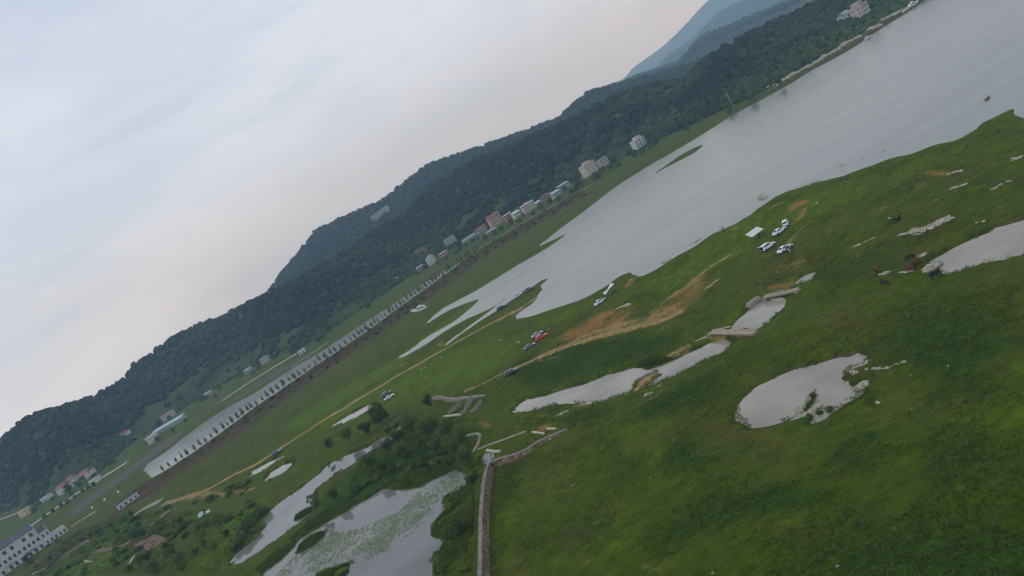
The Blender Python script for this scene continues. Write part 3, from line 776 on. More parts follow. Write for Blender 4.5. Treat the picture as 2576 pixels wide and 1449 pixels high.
# ------------------------------------------------------------------ height of ground or hill, placing
def hz_(x, y):
    g = gz(x, y)
    a, r = math.atan2(x, y), math.hypot(x, y)
    rf = rbase(a) - 6
    if r > rf and a > R(-60) and a < R(70):
        t = (r - rf) / (rA(a) - rf)
        if t < 1.0:
            g = max(g, float(sA(np.array([a]), np.array([t]))[0, 2]))
    return g
def onh(px, py, it=6):
    z = 1.0
    for _ in range(it):
        x, y = D(px, py, z); z = .5 * z + .5 * max(hz_(x, y), 0)
    return (x, y, max(hz_(x, y), 0))

# ------------------------------------------------------------------ trees and shrubs
m_bark = M('bark', (.085, .065, .048), .9, var=.3, scale=6)
m_leaf = leafmat('leaves', (.034, .068, .012), (.145, .215, .042))
m_leafd = leafmat('dark_leaves', (.022, .045, .011), (.075, .120, .027))
m_leafw = leafmat('willow_leaves', (.042, .078, .014), (.150, .210, .045))
m_leafy = leafmat('young_leaves', (.070, .112, .040), (.150, .205, .075))  # levee row leaves: pale tone of the haze mixed into their colour
def leafcloud(name, lobes, n, size, mat, seed, shell=.55, flat=1.0):
    g = np.random.default_rng(seed)
    L = np.array(lobes, float)
    wgt = L[:, 3] ** 2; k = g.choice(len(L), n, p=wgt / wgt.sum())
    d = g.normal(size=(n, 3)); d /= np.linalg.norm(d, axis=1)[:, None]
    rr = (shell + (1.06 - shell) * g.random(n) ** .6)
    rr *= .86 + .28 * g.random(n)
    c = L[k, :3] + d * (L[k, 3] * rr)[:, None] * np.array([1, 1, flat])
    # two triangles folded along the leaf spray
    u = g.normal(size=(n, 3)); u /= np.linalg.norm(u, axis=1)[:, None]
    w = np.cross(u, d + g.normal(0, .5, (n, 3))); w /= np.linalg.norm(w, axis=1)[:, None] + 1e-6
    s = size * g.uniform(.6, 1.4, n)[:, None]
    v = np.stack([c - u * s, c - w * s * .55, c + u * s, c + w * s * .55], 1).reshape(-1, 3)
    f = np.arange(4 * n).reshape(n, 4)
    lt = g.uniform(0.1, .8, len(L))
    t = np.clip(lt[k] + g.normal(0, .16, n), 0, 1)
    return fastmesh(name, v, f, mat, False, dict(tint=np.repeat(t, 4)))
def trunkmesh(name, h, r, limbs, seed):
    g = random.Random(seed); mb = MB()
    top = (g.uniform(-.1, .1) * h, g.uniform(-.1, .1) * h, h)
    mid = (top[0] * .3, top[1] * .3, h * .45)
    mb.tube((0, 0, -.4), mid, r, r * .75, 7); mb.tube(mid, top, r * .75, r * .3, 6)
    for (x, y, z, q) in limbs[:7]:
        a = g.uniform(.35, .8)
        mb.tube((top[0] * a, top[1] * a, h * a), (x, y, z), r * .4, r * .12, 5)
    return mb.mesh(name, m_bark)
_proto = {}
def treeproto(key):
    if key in _proto: return _proto[key]
    kind, v = key; g = random.Random(hash(kind) % 1000 + v * 17 if False else sum(map(ord, kind)) + v * 17)
    if kind == 'broad':      # unit: height about 1
        lobes = [(g.uniform(-.22, .22), g.uniform(-.22, .22), g.uniform(.42, .8), g.uniform(.13, .22)) for _ in range(13)]
        cm = leafcloud('crown', lobes, 5200, .022, m_leaf, v, .45); tm = trunkmesh('trunk', .62, .03, lobes, v)
    elif kind == 'dark':
        lobes = [(g.uniform(-.24, .24), g.uniform(-.24, .24), g.uniform(.3, .82), g.uniform(.13, .21)) for _ in range(15)]
        cm = leafcloud('crown', lobes, 6500, .02, m_leafd, v + 50, .4); tm = trunkmesh('trunk', .6, .03, lobes, v)
    elif kind == 'willow':
        lobes = [(g.uniform(-.28, .28), g.uniform(-.28, .28), g.uniform(.28, .78), g.uniform(.12, .2)) for _ in range(15)]
        cm = leafcloud('crown', lobes, 6000, .02, m_leafw, v + 90, .4, 1.25); tm = trunkmesh('trunk', .6, .028, lobes, v)
    elif kind == 'sparse':
        lobes = [(g.uniform(-.25, .25), g.uniform(-.2, .2), g.uniform(.3, .9), g.uniform(.06, .12)) for _ in range(16)]
        cm = leafcloud('crown', lobes, 2200, .018, m_leafw, v + 130, .2); tm = trunkmesh('trunk', .8, .018, lobes, v)
    elif kind == 'young':    # slim young street tree
        lobes = [(g.uniform(-.07, .07), g.uniform(-.07, .07), .28 + .62 * i / 8, .16 * (1 - .6 * i / 8) * g.uniform(.8, 1.2)) for i in range(9)]
        cm = leafcloud('crown', lobes, 560, .034, m_leafy, v + 170, .2); tm = trunkmesh('trunk', .8, .016, lobes[:3], v)
    elif kind == 'bush':
        lobes = [(g.uniform(-.45, .45), g.uniform(-.45, .45), g.uniform(.2, .62), g.uniform(.22, .36)) for _ in range(9)]
        cm = leafcloud('foliage', lobes, 1500, .055, m_leaf, v + 210, .4); tm = trunkmesh('stem', .4, .035, lobes[:4], v)
    elif kind == 'darkbush':
        lobes = [(g.uniform(-.45, .45), g.uniform(-.45, .45), g.uniform(.2, .62), g.uniform(.22, .36)) for _ in range(9)]
        cm = leafcloud('foliage', lobes, 1500, .055, m_leafd, v + 250, .4); tm = trunkmesh('stem', .4, .035, lobes[:4], v)
    _proto[key] = (cm, tm)
    return _proto[key]
def plant(kind, label, px=None, py=None, h=5.0, wide=1.0, v=0, group=None, pos=None, name=None):
    cm, tm = treeproto((kind, v))
    p = pos if pos is not None else on(px, py)
    bush = 'bush' in kind
    nm = name or ('shrub' if bush else {'willow': 'willow_tree', 'young': 'young_tree'}.get(kind, 'tree'))
    t = thing(nm, label, 'shrub' if bush else 'tree', p, random.uniform(0, 6.28), group)
    t.scale = (h * wide, h * wide, h)
    link('foliage' if bush else 'crown', cm, t); link('stem' if bush else 'trunk', tm, t)
    return t
def along(line, step, jit=0.0):
    seg = np.linalg.norm(np.diff(line, axis=0), axis=1); cum = np.concatenate([[0], np.cumsum(seg)])
    s = np.arange(step / 2, cum[-1], step)
    if jit: s = s + rng.uniform(-jit, jit, len(s))
    return np.stack([np.interp(s, cum, line[:, 0]), np.interp(s, cum, line[:, 1])], 1)
for i, (x, y) in enumerate(along(DL(CREST[3:13], 3.0), 4.1, .8)):
    plant('young', 'young slim tree in the long row on the levee', h=random.uniform(4.0, 7.0), wide=random.uniform(.8, 1.5), v=i % 4, pos=(x, y, gz(x, y)), group='young trees along the levee')
for i, (x, y) in enumerate(np.vstack([along(offset(crest_w[3:], -5.0), 9, 3), along(offset(crest_w[4:], -18.0), 9, 4), along(offset(crest_w[6:], -30.0), 12, 5), along(offset(crest_w[11:], 5.0), 5.5, 2)])):
    x += random.uniform(-2.5, 2.5); y += random.uniform(-2.5, 2.5)
    plant('darkbush', 'low dark shrub on the levee bank', h=random.uniform(.9, 2.0), wide=random.uniform(1.0, 1.7), v=i % 3, pos=(x, y, gz(x, y)), group='shrubs on the levee bank')
# trees by the ponds
plant('dark', 'big dark round tree beside the pointed field pool', 966, 1068, 9.0, .98, 0)
plant('dark', 'slim dark tree at the end of the sluice wall', 1087, 1024, 5.2, .8, 1)
plant('dark', 'dark tree next to the big round tree on its left', 927, 1092, 5.2, 1.1, 1)
plant('broad', 'leafy tree at the upper bank of the narrow pond', 884, 1115, 6.2, 1.0, 0)
plant('dark', 'small dark round tree standing alone in the field', 836, 1128, 4.4, 1.05, 2)
W = [(1050,1098,7,1.2,0),(1096,1100,8,1.2,1),(1136,1112,7.5,1.1,2),(1012,1118,5.5,1.2,1),(1160,1140,7,1.1,0),(1110,1140,6,1.2,2),(1060,1140,6,1.2,1),(1180,1175,6,1.1,2),(1020,1150,5,1.2,0),(985,1140,5,1.1,2)]
for i, (x, y, h, w, v) in enumerate(W):
    plant('willow' if i % 3 else 'broad', 'willow or leafy tree in the dense grove between the ponds', x, y, h, w, v, 'grove between the ponds')
plant('broad', 'single tree with a bare trunk leaning over the pond strip', 946, 1190, 6.5, .9, 1)
plant('sparse', 'thin see-through tree leaning over the narrow pond', 806, 1290, 6.6, 1.0, 0)
plant('sparse', 'bare twiggy sapling on the far bank of the narrow pond', 846, 1192, 4.0, .9, 1)
plant('broad', 'leafy tree behind the thin tree on the pond strip', 850, 1262, 4.6, .9, 2)
plant('darkbush', 'dark brown bush beside the stone wall', 1160, 1352, 4.0, .95, 0)
plant('sparse', 'scraggly tall bush below the dark brown bush', 1172, 1410, 5.0, .8, 2)
plant('sparse', 'pale twiggy bush standing in the lily pond corner', 1120, 1446, 3.0, 1.2, 1)
plant('darkbush', 'bush at the top corner of the lily pond', 1190, 1212, 2.4, 1.2, 1)
plant('bush', 'rounded bush on the right bank of the lily pond', 1140, 1272, 2.6, 1.3, 2)
for i, (x, y, h) in enumerate([(664,1290,3.4),(648,1305,3.2),(634,1322,3.0),(620,1340,3.4),(604,1362,3.2),(600,1385,2.6),(640,1340,2.2)]):
    plant('darkbush' if i % 2 else 'bush', 'dense bush on the left bank of the narrow pond', x, y, h, 1.25, i % 3, 'bushes on the left pond bank')
for i, (x, y, h) in enumerate([(905,1235,2),(930,1215,2.4),(955,1200,2.2),(985,1190,2.5),(1010,1180,2.6),(1040,1178,2.4),(1075,1170,2.6),(1100,1168,2.4),(1130,1160,2.5),(965,1180,2.0),(1020,1205,1.6),(1050,1200,1.8),(1080,1190,1.8),(880,1250,1.6),(1000,1070,2.2),(1040,1062,2.0),(1080,1060,2.2),(1115,1060,1.6),(975,1085,1.8),(1150,1085,1.6)]):
    plant('bush' if i % 3 else 'darkbush', 'bush in the thicket on the strip between the ponds', x, y, h, 1.3, i % 3, 'thicket between the ponds')
# lower left garden slopes
LLT = [(285,1330,3.6),(318,1312,4),(335,1298,3),(300,1345,3),(250,1340,3),(232,1352,2.6),(352,1330,3.6),(352,1345,3.6),(210,1362,2.4),(362,1425,4.4),(395,1440,4.6),(378,1412,3.4),(440,1412,4.8),(455,1420,4.6),(425,1385,3.2),(500,1400,3),(520,1372,2.6),(575,1352,2.6),(545,1388,2.6),(340,1355,4.2),(365,1350,3.4),(180,1372,2.6),(160,1390,2.6),(130,1408,2.4),(472,1440,3.6),(330,1440,3.2),(300,1425,2.6),(520,1330,2.2),(550,1310,2.0)]
for i, (x, y, h) in enumerate(LLT):
    plant(('broad', 'willow', 'dark')[i % 3], 'leafy garden tree on the green slope below the white row houses', x, y, h * 1.15, 1.1, i % 3, 'garden trees in the lower left corner')
plant('dark', 'dark tree in front of the white row houses', 72, 1412, 4.6, 1.2, 1)
plant('dark', 'round dark bush-like tree near the blue tarps', 458, 1318, 3.0, 1.1, 0)
for i in range(115):
    x = random.uniform(60, 640); y = 1449 - (x - 60) * .30 + random.uniform(-70, 40)
    if x > 560 and y > 1330: continue
    p = on(x, y)
    if p[2] < .25: continue
    plant('bush' if i % 5 else 'darkbush', 'low garden shrub in the lower left corner', h=random.uniform(.9, 2.6), wide=1.5, v=i % 3, pos=p, group='garden shrubs in the lower left corner')
for i, (x, y) in enumerate(along(DL([(112,1314),(145,1291),(180,1268),(215,1243),(250,1222)]), 6, 1.0)):
    plant('dark', 'dark roadside tree below the pale canal road', h=random.uniform(3.4, 4.6), wide=1.2, v=i % 3, pos=(x, y, gz(x, y)), group='trees along the canal road')
# single trees one can tell apart at the foot of the near hill
for i in range(95):
    t = random.random(); px = 60 + 2050 * t
    py = np.interp(px, [p[0] for p in BASE], [p[1] for p in BASE]) + random.uniform(-16, 20)
    p = onh(px, py)
    if sdv(np.array([p[0]]), np.array([p[1]]))[0] < 4: continue
    plant(('broad', 'dark', 'willow', 'broad')[i % 4], 'roadside tree at the foot of the wooded hill', h=random.uniform(5, 9), wide=random.uniform(.95, 1.3), v=i % 3, pos=p, group='trees at the foot of the near hill')

HT = [(985,712),(1012,704),(1045,690),(1075,676),(1105,668),(1098,648),(1150,640),(1128,658),(1165,620),(1160,632),(1195,614),(1175,622),(1225,604),(1205,606),(1265,582),(1250,592),(1290,570),(1310,560),(1345,542),(1320,548),(1365,528),(1388,514),(1410,508),(1440,490),(1452,482),(1470,470),(1500,456),(1510,450),(1540,430),(1560,420),(1600,396),(1620,390),(1640,376),(1595,385),(1660,352),(2080,62),(2112,66),(2150,60),(2190,44),(2165,62),(240,1208),(205,1225),(182,1246),(140,1262),(100,1275),(90,1290),(50,1300),(370,1120),(400,1110),(440,1090),(470,1062),(410,1060),(655,925),(690,905),(740,892),(780,872),(545,1000),(515,1005),(640,945),(610,948)]
for i, (x, y) in enumerate(HT):
    plant(('dark', 'broad', 'willow')[i % 3], 'tree crowding round the houses at the hill foot', h=random.uniform(4, 7), wide=random.uniform(1.0, 1.4), v=i % 3, pos=onh(x, y), group='trees round the hill foot houses')

# ------------------------------------------------------------------ tall weeds, reeds, lily pads (uncountable)
def tufts(name, label, x, y, h, w, mat, tint, blades=5, minsd=.3):
    z = np.maximum(gzv(x, y), -.05)
    k = (sdv(x, y) > minsd); x, y, z, h, w, tint = x[k], y[k], z[k], h[k], w[k], tint[k]
    N = len(x); g = rng
    a = g.uniform(0, 6.28, (N, blades)); lean = g.uniform(.15, .9, (N, blades)); rad = g.uniform(0, .5, (N, blades))
    bx = x[:, None] + np.cos(a) * rad * w[:, None]; by = y[:, None] + np.sin(a) * rad * w[:, None]
    hh = h[:, None] * g.uniform(.6, 1.15, (N, blades))
    px_, py_ = -np.sin(a) * .16 * w[:, None], np.cos(a) * .16 * w[:, None]
    zz = np.repeat(z[:, None], blades, 1)
    tip = np.stack([bx + np.cos(a) * lean * hh * .7, by + np.sin(a) * lean * hh * .7, zz + hh], -1)
    v = np.stack([np.stack([bx - px_, by - py_, zz - .05], -1), np.stack([bx + px_, by + py_, zz - .05], -1), tip], 2).reshape(-1, 3)
    f = np.arange(len(v)).reshape(-1, 3)
    t = np.clip(np.repeat(tint, blades * 3) + np.repeat(g.normal(0, .15, N * blades), 3), 0, 1)
    return tag(link(name, fastmesh(name, v, f, mat, False, dict(tint=t))), label, kind='stuff')
m_weed = leafmat('weed_blades', (.045, .078, .012), (.125, .165, .034), .3)
m_reed = leafmat('reed_blades', (.048, .090, .012), (.145, .210, .036), .3)
Nw = 210000
wx = rng.uniform(-70, 135, Nw); wy = 48 + 190 * rng.random(Nw) ** 1.25
ii = np.clip(np.searchsorted(gx, wx) - 1, 0, len(gx) - 2); jj = np.clip(np.searchsorted(gy, wy) - 1, 0, len(gy) - 2)
dk = A_dark.reshape(GX.shape)[jj, ii]; bare = np.maximum(A_red, A_dirt).reshape(GX.shape)[jj, ii]
wn_ = fbm(wx / 9 + 31, wy / 9 + 21, 4)
keep = ((wn_ + dk * .35 + rng.normal(0, .07, Nw)) > .63) & (bare < .3) & (np.abs(wx) < wy * .95 + 10)
wx, wy, dk = wx[keep], wy[keep], dk[keep]
tufts('tall_weeds', 'tall weeds standing in patches over the near pasture', wx, wy, rng.uniform(.08, .34, len(wx)) * (1 + .5 * dk), rng.uniform(.25, .6, len(wx)), m_weed, rng.uniform(.15, .8, len(wx)))
def inpoly(pts_px, N):
    p = DL(pts_px); lo, hi = p.min(0), p.max(0)
    q = rng.uniform(lo, hi, (N, 2)); k = inside(q[:, 0], q[:, 1], p); return q[k]
RB = [[(960,1225),(1000,1205),(1080,1185),(1130,1175),(1130,1190),(1060,1232),(990,1240)], [(645,1440),(720,1375),(800,1300),(900,1255),(940,1245),(880,1290),(760,1350),(700,1415),(660,1445)],
 [(1080,1335),(1130,1278),(1106,1262),(1150,1232),(1190,1220),(1200,1300),(1190,1449),(1085,1449),(1125,1360)], [(780,1470),(801,1447),(876,1419),(885,1427),(850,1475)], [(744,1392),(780,1355),(817,1341),(780,1380)], [(734,1313),(770,1282),(796,1275),(775,1297)],
 [(1608,920),(1640,905),(1700,905),(1632,935)], [(1395,992),(1460,965),(1513,940),(1470,975)]]
rq = np.vstack([inpoly(p, 26000) for p in RB])
rq = rq[fbm(rq[:, 0] / 5 + 70, rq[:, 1] / 5, 3) > .40]; rq = rq[rng.permutation(len(rq))[:44000]]
tufts('reeds', 'thick reeds along the pond banks', rq[:, 0], rq[:, 1], (.25 + .8 * fbm(rq[:, 0] / 3 + 8, rq[:, 1] / 3, 3)) * rng.uniform(.5, 1.2, len(rq)), rng.uniform(.3, .6, len(rq)), m_reed, fbm(rq[:, 0] / 4, rq[:, 1] / 4, 3))
GP = [(0,1449),(90,1425),(170,1352),(330,1290),(430,1290),(560,1300),(650,1290),(640,1360),(560,1449)]
gq = inpoly(GP, 60000); gq = gq[fbm(gq[:, 0] / 7 + 12, gq[:, 1] / 7, 4) > .44][:26000]
tufts('scrub', 'thick low scrub covering the lower left slope', gq[:, 0], gq[:, 1], (.3 + 1.3 * np.maximum(fbm(gq[:, 0] / 4 + 2, gq[:, 1] / 4, 3) - .35, 0)) * rng.uniform(.6, 1.4, len(gq)), rng.uniform(.6, 1.2, len(gq)), m_reed, .3 + .6 * fbm(gq[:, 0] / 9, gq[:, 1] / 9 + 5, 3), 4)
sq = []
for p in ponds_w.values():
    lo, hi = p.min(0) - 3, p.max(0) + 3; q = rng.uniform(lo, hi, (int(np.prod(hi - lo) * 14), 2)); d = sdv(q[:, 0], q[:, 1])
    sq.append(q[(d > -.55) & (d < 1.3) & (fbm(q[:, 0] / 3.5 + 60, q[:, 1] / 3.5, 3) > .47)])
sq = np.vstack(sq); sq = sq[rng.permutation(len(sq))[:22000]]
tufts('shore_grass', 'rank grass fringing the ponds and pools', sq[:, 0], sq[:, 1], rng.uniform(.15, .5, len(sq)), rng.uniform(.25, .5, len(sq)), m_reed, rng.uniform(.1, .8, len(sq)), 4, -1)
LP = [(690,1449),(760,1380),(830,1345),(900,1330),(1000,1290),(1050,1240),(1130,1195),(1160,1195),(1170,1215),(1110,1258),(1085,1300),(1050,1330),(960,1400),(880,1420),(740,1449)]
lq = inpoly(LP, 42000)
ln = .55 * fbm(lq[:, 0] / 5 + 3, lq[:, 1] / 5, 4) + .22 + .13 * rng.normal(size=len(lq)) + .10 * (fbm(lq[:, 0] * .9, lq[:, 1] * .9, 2) - .5)
lq = lq[ln > .63]
isl = np.ones(len(lq), bool)
lq = lq[sdv(lq[:, 0], lq[:, 1]) < -.1][:5200]
th_ = np.linspace(0, 2 * np.pi, 7)[:-1]
lr = rng.uniform(.10, .27, len(lq))
lv = np.stack([lq[:, 0, None] + np.cos(th_) * lr[:, None], lq[:, 1, None] + np.sin(th_) * lr[:, None], .045 + rng.uniform(0, .05, (len(lq), 6))], -1).reshape(-1, 3)
m_lily = leafmat('lily_leaf', (.06, .10, .035), (.22, .30, .14), .2)
tag(link('lily_pads', fastmesh('lily_pads', lv, np.arange(len(lv)).reshape(-1, 6), m_lily, False, dict(tint=np.repeat(rng.random(len(lq)), 6)))), 'lily pads floating over the wide pond', kind='stuff')
# ------------------------------------------------------------------ buildings
m_white = M('white_plaster', (.52, .52, .51), .85, var=.12, scale=.6)
m_offw = M('grey_white_plaster', (.36, .355, .345), .88, var=.22, scale=.5)
m_beige = M('beige_plaster', (.45, .41, .35), .88, var=.12, scale=.5)
m_pink = M('pinkish_tile_wall', (.42, .34, .32), .85, var=.15, scale=.6)
m_tan = M('tan_plaster', (.48, .33, .20), .85, var=.12, scale=.6)
m_brickw = M('raw_brick', (.26, .125, .075), .9, var=.3, scale=1.2)
m_yel = M('yellow_plaster', (.50, .42, .20), .85, var=.15, scale=.6)
m_blueg = M('bluegrey_panel', (.23, .26, .31), .8, var=.15, scale=.6)
m_glass = M('dark_window_glass', (.020, .024, .028), .12, var=.3, scale=2, spec=.6)
m_frame = M('white_window_frame', (.66, .66, .64), .6, var=.06, scale=2)
m_slate = M('slate_roof_tiles', (.075, .085, .105), .8, var=.25, scale=1.4, bump=.4)
m_rroof = M('red_roof_tiles', (.24, .085, .062), .8, var=.25, scale=1.2, bump=.3)
m_conc = M('weathered_concrete', (.24, .22, .175), .92, var=.35, scale=1.3, bump=.3)
m_concl = M('pale_concrete', (.34, .295, .21), .9, var=.28, scale=1.5, bump=.2)
m_blueroof = M('blue_metal_roof', (.30, .42, .50), .5, var=.12, scale=1)
m_greenroof = M('pale_green_roof', (.42, .55, .48), .6, var=.12, scale=1)
m_greyroof = M('grey_metal_roof', (.24, .27, .30), .6, var=.15, scale=1)
m_door = M('brown_door', (.12, .07, .04), .6, var=.2, scale=2)
_win = {}
def winmesh(w, h):
    k = (round(w, 2), round(h, 2))
    if k not in _win:
        _win[k] = (MB().box(-w/2-.1, w/2+.1, -.10, .02, -.12, 0).box(-w/2-.1, w/2+.1, -.08, .02, h, h+.1).box(-w/2-.1, -w/2, -.08, .02, 0, h).box(w/2, w/2+.1, -.08, .02, 0, h).box(-.04, .04, -.06, .02, 0, h).mesh('window', m_frame),
                   MB().box(-w/2, w/2, -.02, .02, 0, h).mesh('pane', m_glass))
    return _win[k]
def add_window(par, x, y, z, w, h, rz=0.0):
    a, b_ = winmesh(w, h)
    o = link('window', a, par, (x, y, z), (0, 0, rz)); link('pane', b_, o)
    return o
def house(label, px, py, w, d, floors, wall, roof='flat', yaw=12, nwin=4, rm=None, fh=3.1, ww=1.3, wh=1.6, balcony=False, stilts=0, side=True, name='house', cat='house', z=None, group=None, porch=False, tank=False, setback=0):
    x, y, g = onh(px, py)
    t = thing(name, label, cat, (x, y, g - .15), R(yaw), group)
    H = floors * fh; z0 = stilts; sc_ = 1.15 if px > 2000 else (.82 if px > 900 else 1.0); t.scale = (sc_, sc_, sc_)
    mb = MB().box(-w/2, w/2, -d/2, d/2, z0 - (0 if stilts else 1.5), z0 + H)
    mb.box(-w/2-.12, w/2+.12, -d/2-.12, d/2+.12, z0 + H, z0 + H + .18)
    mb.obj('wall', wall, t)
    for k in range(1, floors):
        MB().box(-w/2-.06, w/2+.06, -d/2-.06, d/2+.06, z0 + k*fh - .1, z0 + k*fh + .1).obj('floor_band', m_frame if wall is not m_white else m_offw, t)
    zt = z0 + H + .18
    if roof == 'flat':
        r = MB()
        r.box(-w/2, w/2, -d/2, -d/2+.2, zt, zt+.8).box(-w/2, w/2, d/2-.2, d/2, zt, zt+.8).box(-w/2, -w/2+.2, -d/2+.2, d/2-.2, zt, zt+.8).box(w/2-.2, w/2, -d/2+.2, d/2-.2, zt, zt+.8)
        r.obj('parapet', rm or wall, t)
        if setback:
            sw = w * .5; s = MB().box(-sw/2 + w*.12, sw/2 + w*.12, -d*.2, d*.45, zt, zt + 2.8).box(-sw/2 + w*.12-.3, sw/2 + w*.12+.3, -d*.2-.3, d*.45+.3, zt+2.8, zt+3.0)
            s.obj('roof_room', wall, t)
            for q in (-.25, .2): add_window(t, w*.12 + q*sw, -d*.2 - .03, zt + .9, 1.2, 1.3)
    elif roof == 'gable':
        rh = d * .28
        MB().add([(-w/2-.5, -d/2-.6, zt-.1), (w/2+.5, -d/2-.6, zt-.1), (w/2+.5, 0, zt+rh), (-w/2-.5, 0, zt+rh), (-w/2-.5, d/2+.6, zt-.1), (w/2+.5, d/2+.6, zt-.1),
                  (-w/2-.5, -d/2-.6, zt-.25), (w/2+.5, -d/2-.6, zt-.25), (-w/2-.5, d/2+.6, zt-.25), (w/2+.5, d/2+.6, zt-.25)],
                 [(0, 1, 2, 3), (3, 2, 5, 4), (6, 7, 1, 0), (4, 5, 9, 8), (8, 6, 0, 3, 4), (7, 9, 5, 2, 1), (9, 7, 6, 8)]).obj('roof', rm or m_rroof, t)
    elif roof == 'shed':
        MB().add([(-w/2-.5, -d/2-1, zt), (w/2+.5, -d/2-1, zt), (w/2+.5, d/2+.5, zt+1.6), (-w/2-.5, d/2+.5, zt+1.6), (-w/2-.5, -d/2-1, zt-.12), (w/2+.5, -d/2-1, zt-.12), (w/2+.5, d/2+.5, zt+1.4), (-w/2-.5, d/2+.5, zt+1.4)],
                 [(0, 1, 2, 3), (7, 6, 5, 4), (0, 4, 5, 1), (1, 5, 6, 2), (2, 6, 7, 3), (3, 7, 4, 0)]).obj('roof', rm or m_blueroof, t)
    elif roof == 'canopy':      # flat roof with a light metal canopy on posts
        r = MB().add([(-w/2, -d/2, zt+2.0), (w/2, -d/2, zt+2.0), (w/2, d/2, zt+3.0), (-w/2, d/2, zt+3.0), (-w/2, -d/2, zt+1.9), (w/2, -d/2, zt+1.9), (w/2, d/2, zt+2.9), (-w/2, d/2, zt+2.9)],
                 [(0, 1, 2, 3), (7, 6, 5, 4), (0, 4, 5, 1), (1, 5, 6, 2), (2, 6, 7, 3), (3, 7, 4, 0)]); r.obj('canopy_roof', rm or m_blueroof, t)
        for sx in (-1, 1):
            for sy in (-1, 1): MB().box(sx*(w/2-.3)-.1, sx*(w/2-.3)+.1, sy*(d/2-.3)-.1, sy*(d/2-.3)+.1, zt, zt+(1.95 if sy < 0 else 2.85)).obj('post', m_greyroof, t)
    for k in range(floors):
        for i in range(nwin):
            xx = -w/2 + w * (i + .5) / nwin
            if k == 0 and i == nwin // 2 and not stilts:
                dm = MB().box(xx-.6, xx+.6, -d/2-.06, -d/2+.02, z0, z0+2.2).obj('door', m_door, t)
                MB().box(xx+.4, xx+.48, -d/2-.12, -d/2-.06, z0+1.0, z0+1.15).obj('handle', m_frame, dm)
                continue
            add_window(t, xx, -d/2 - .03, z0 + k*fh + .85, min(ww, w/nwin*.72), wh)
        if side:
            for s in (-1, 1):
                for q in (-.22, .22):
                    add_window(t, s*(w/2+.03), q*d, z0 + k*fh + .9, 1.1, 1.4, R(90*s))
        if balcony and k > 0:
            b_ = MB().box(-w*.42, w*.42, -d/2-1.3, -d/2, z0 + k*fh - .14, z0 + k*fh + .02).obj('balcony', wall, t)
            rl = MB().box(-w*.42, w*.42, -d/2-1.3, -d/2-1.22, z0 + k*fh + .9, z0 + k*fh + 1.0)
            for i in range(9): rl.box(-w*.42 + w*.84*i/8 - .04, -w*.42 + w*.84*i/8 + .04, -d/2-1.29, -d/2-1.23, z0+k*fh, z0+k*fh+.9)
            rl.obj('railing', m_frame, b_)
    if stilts:
        for i in range(4):
            for s in (-1, 1):
                xx = -w/2 + .4 + (w-.8)*i/3; MB().box(xx-.22, xx+.22, s*(d/2-.4)-.22, s*(d/2-.4)+.22, -3, z0).obj('column', m_conc, t)
    if porch:
        MB().box(-w/2, w/2, -d/2-2.2, -d/2, z0+2.7, z0+2.85).obj('porch_roof', rm or m_greyroof, t)
        for i in range(4):
            xx = -w/2+.2+(w-.4)*i/3; MB().box(xx-.1, xx+.1, -d/2-2.1, -d/2-1.9, -.5, z0+2.7).obj('post', m_frame, t)
    if tank:
        for q in (-1.5, 1.2):
            o = MB().tube((q, 0, zt+.3), (q, 0, zt+1.9), .75, .75, 10).tube((q, 0, zt+1.9), (q, 0, zt+2.15), .75, .2, 10).obj('water_tank', m_frame, t)
    return t
house('small white two-storey house with a row of dark windows above the dike road', 997, 706, 10, 6, 1, m_white, 'flat', 14, 6, side=False)
house('white three-storey house with brick flank below the red cutting', 1090, 664, 10, 9, 3, m_white, 'flat', 18, 3, setback=1)
house('low raw brick shed left of the white three-storey house', 1062, 682, 9, 6, 2, m_brickw, 'gable', 14, 2, rm=m_greyroof, side=False)
house('long grey-white four-storey block with many window openings', 1140, 618, 15, 9, 4, m_offw, 'flat', 20, 6, balcony=True)
house('brick house in front of the grey-white block', 1120, 646, 11, 7, 2, m_brickw, 'flat', 20, 4, rm=m_frame, side=False)
house('long low shed with grey metal roof between the block and the orange house', 1182, 604, 20, 8, 1, m_offw, 'gable', 18, 5, rm=m_greyroof, fh=3.4, side=False, name='shed', cat='shed')
house('grey-blue hall with a red roof beside the orange house', 1214, 585, 14, 9, 2, m_blueg, 'gable', 18, 4, rm=m_rroof, side=False)
house('orange four-storey house with big framed window bays and red roof', 1252, 566, 17, 11, 4, m_tan, 'gable', 14, 5, rm=m_rroof, ww=2.1, wh=1.9, fh=3.3)
house('open white-railed pavilion below the orange house', 1238, 586, 13, 4, 1, m_brickw, 'shed', 14, 4, rm=m_greyroof, side=False, name='pavilion', cat='pavilion', porch=True)
house('brick house with white balcony frames right of the orange house', 1284, 556, 10, 8, 3, m_brickw, 'flat', 16, 3, rm=m_frame, balcony=True)
house('pale house with a light green sloping roof', 1303, 546, 10, 8, 2, m_white, 'shed', 16, 3, rm=m_greenroof, side=False)
house('white-pink house with water tanks on its roof', 1334, 530, 16, 9, 3, m_pink, 'flat', 16, 5, rm=m_frame, tank=True)
house('small open shed with bright blue roof', 1356, 514, 9, 6, 1, m_offw, 'shed', 16, 3, rm=m_blueroof, side=False, name='shed', cat='shed', porch=True)
house('low brown brick house in the middle of the row', 1377, 505, 13, 8, 2, m_brickw, 'gable', 18, 3, rm=m_door, side=False)
house('small house with pale blue awnings', 1402, 496, 10, 7, 2, m_offw, 'shed', 18, 4, rm=m_blueroof, side=False, porch=True)
house('grey two-storey house with a light blue canopy on the roof', 1424, 480, 15, 9, 2, m_offw, 'canopy', 18, 5, rm=m_blueroof, balcony=True)
house('tall beige five-storey house standing on columns at the water', 1492, 446, 15, 13, 4, m_beige, 'flat', 22, 4, stilts=4, setback=1)
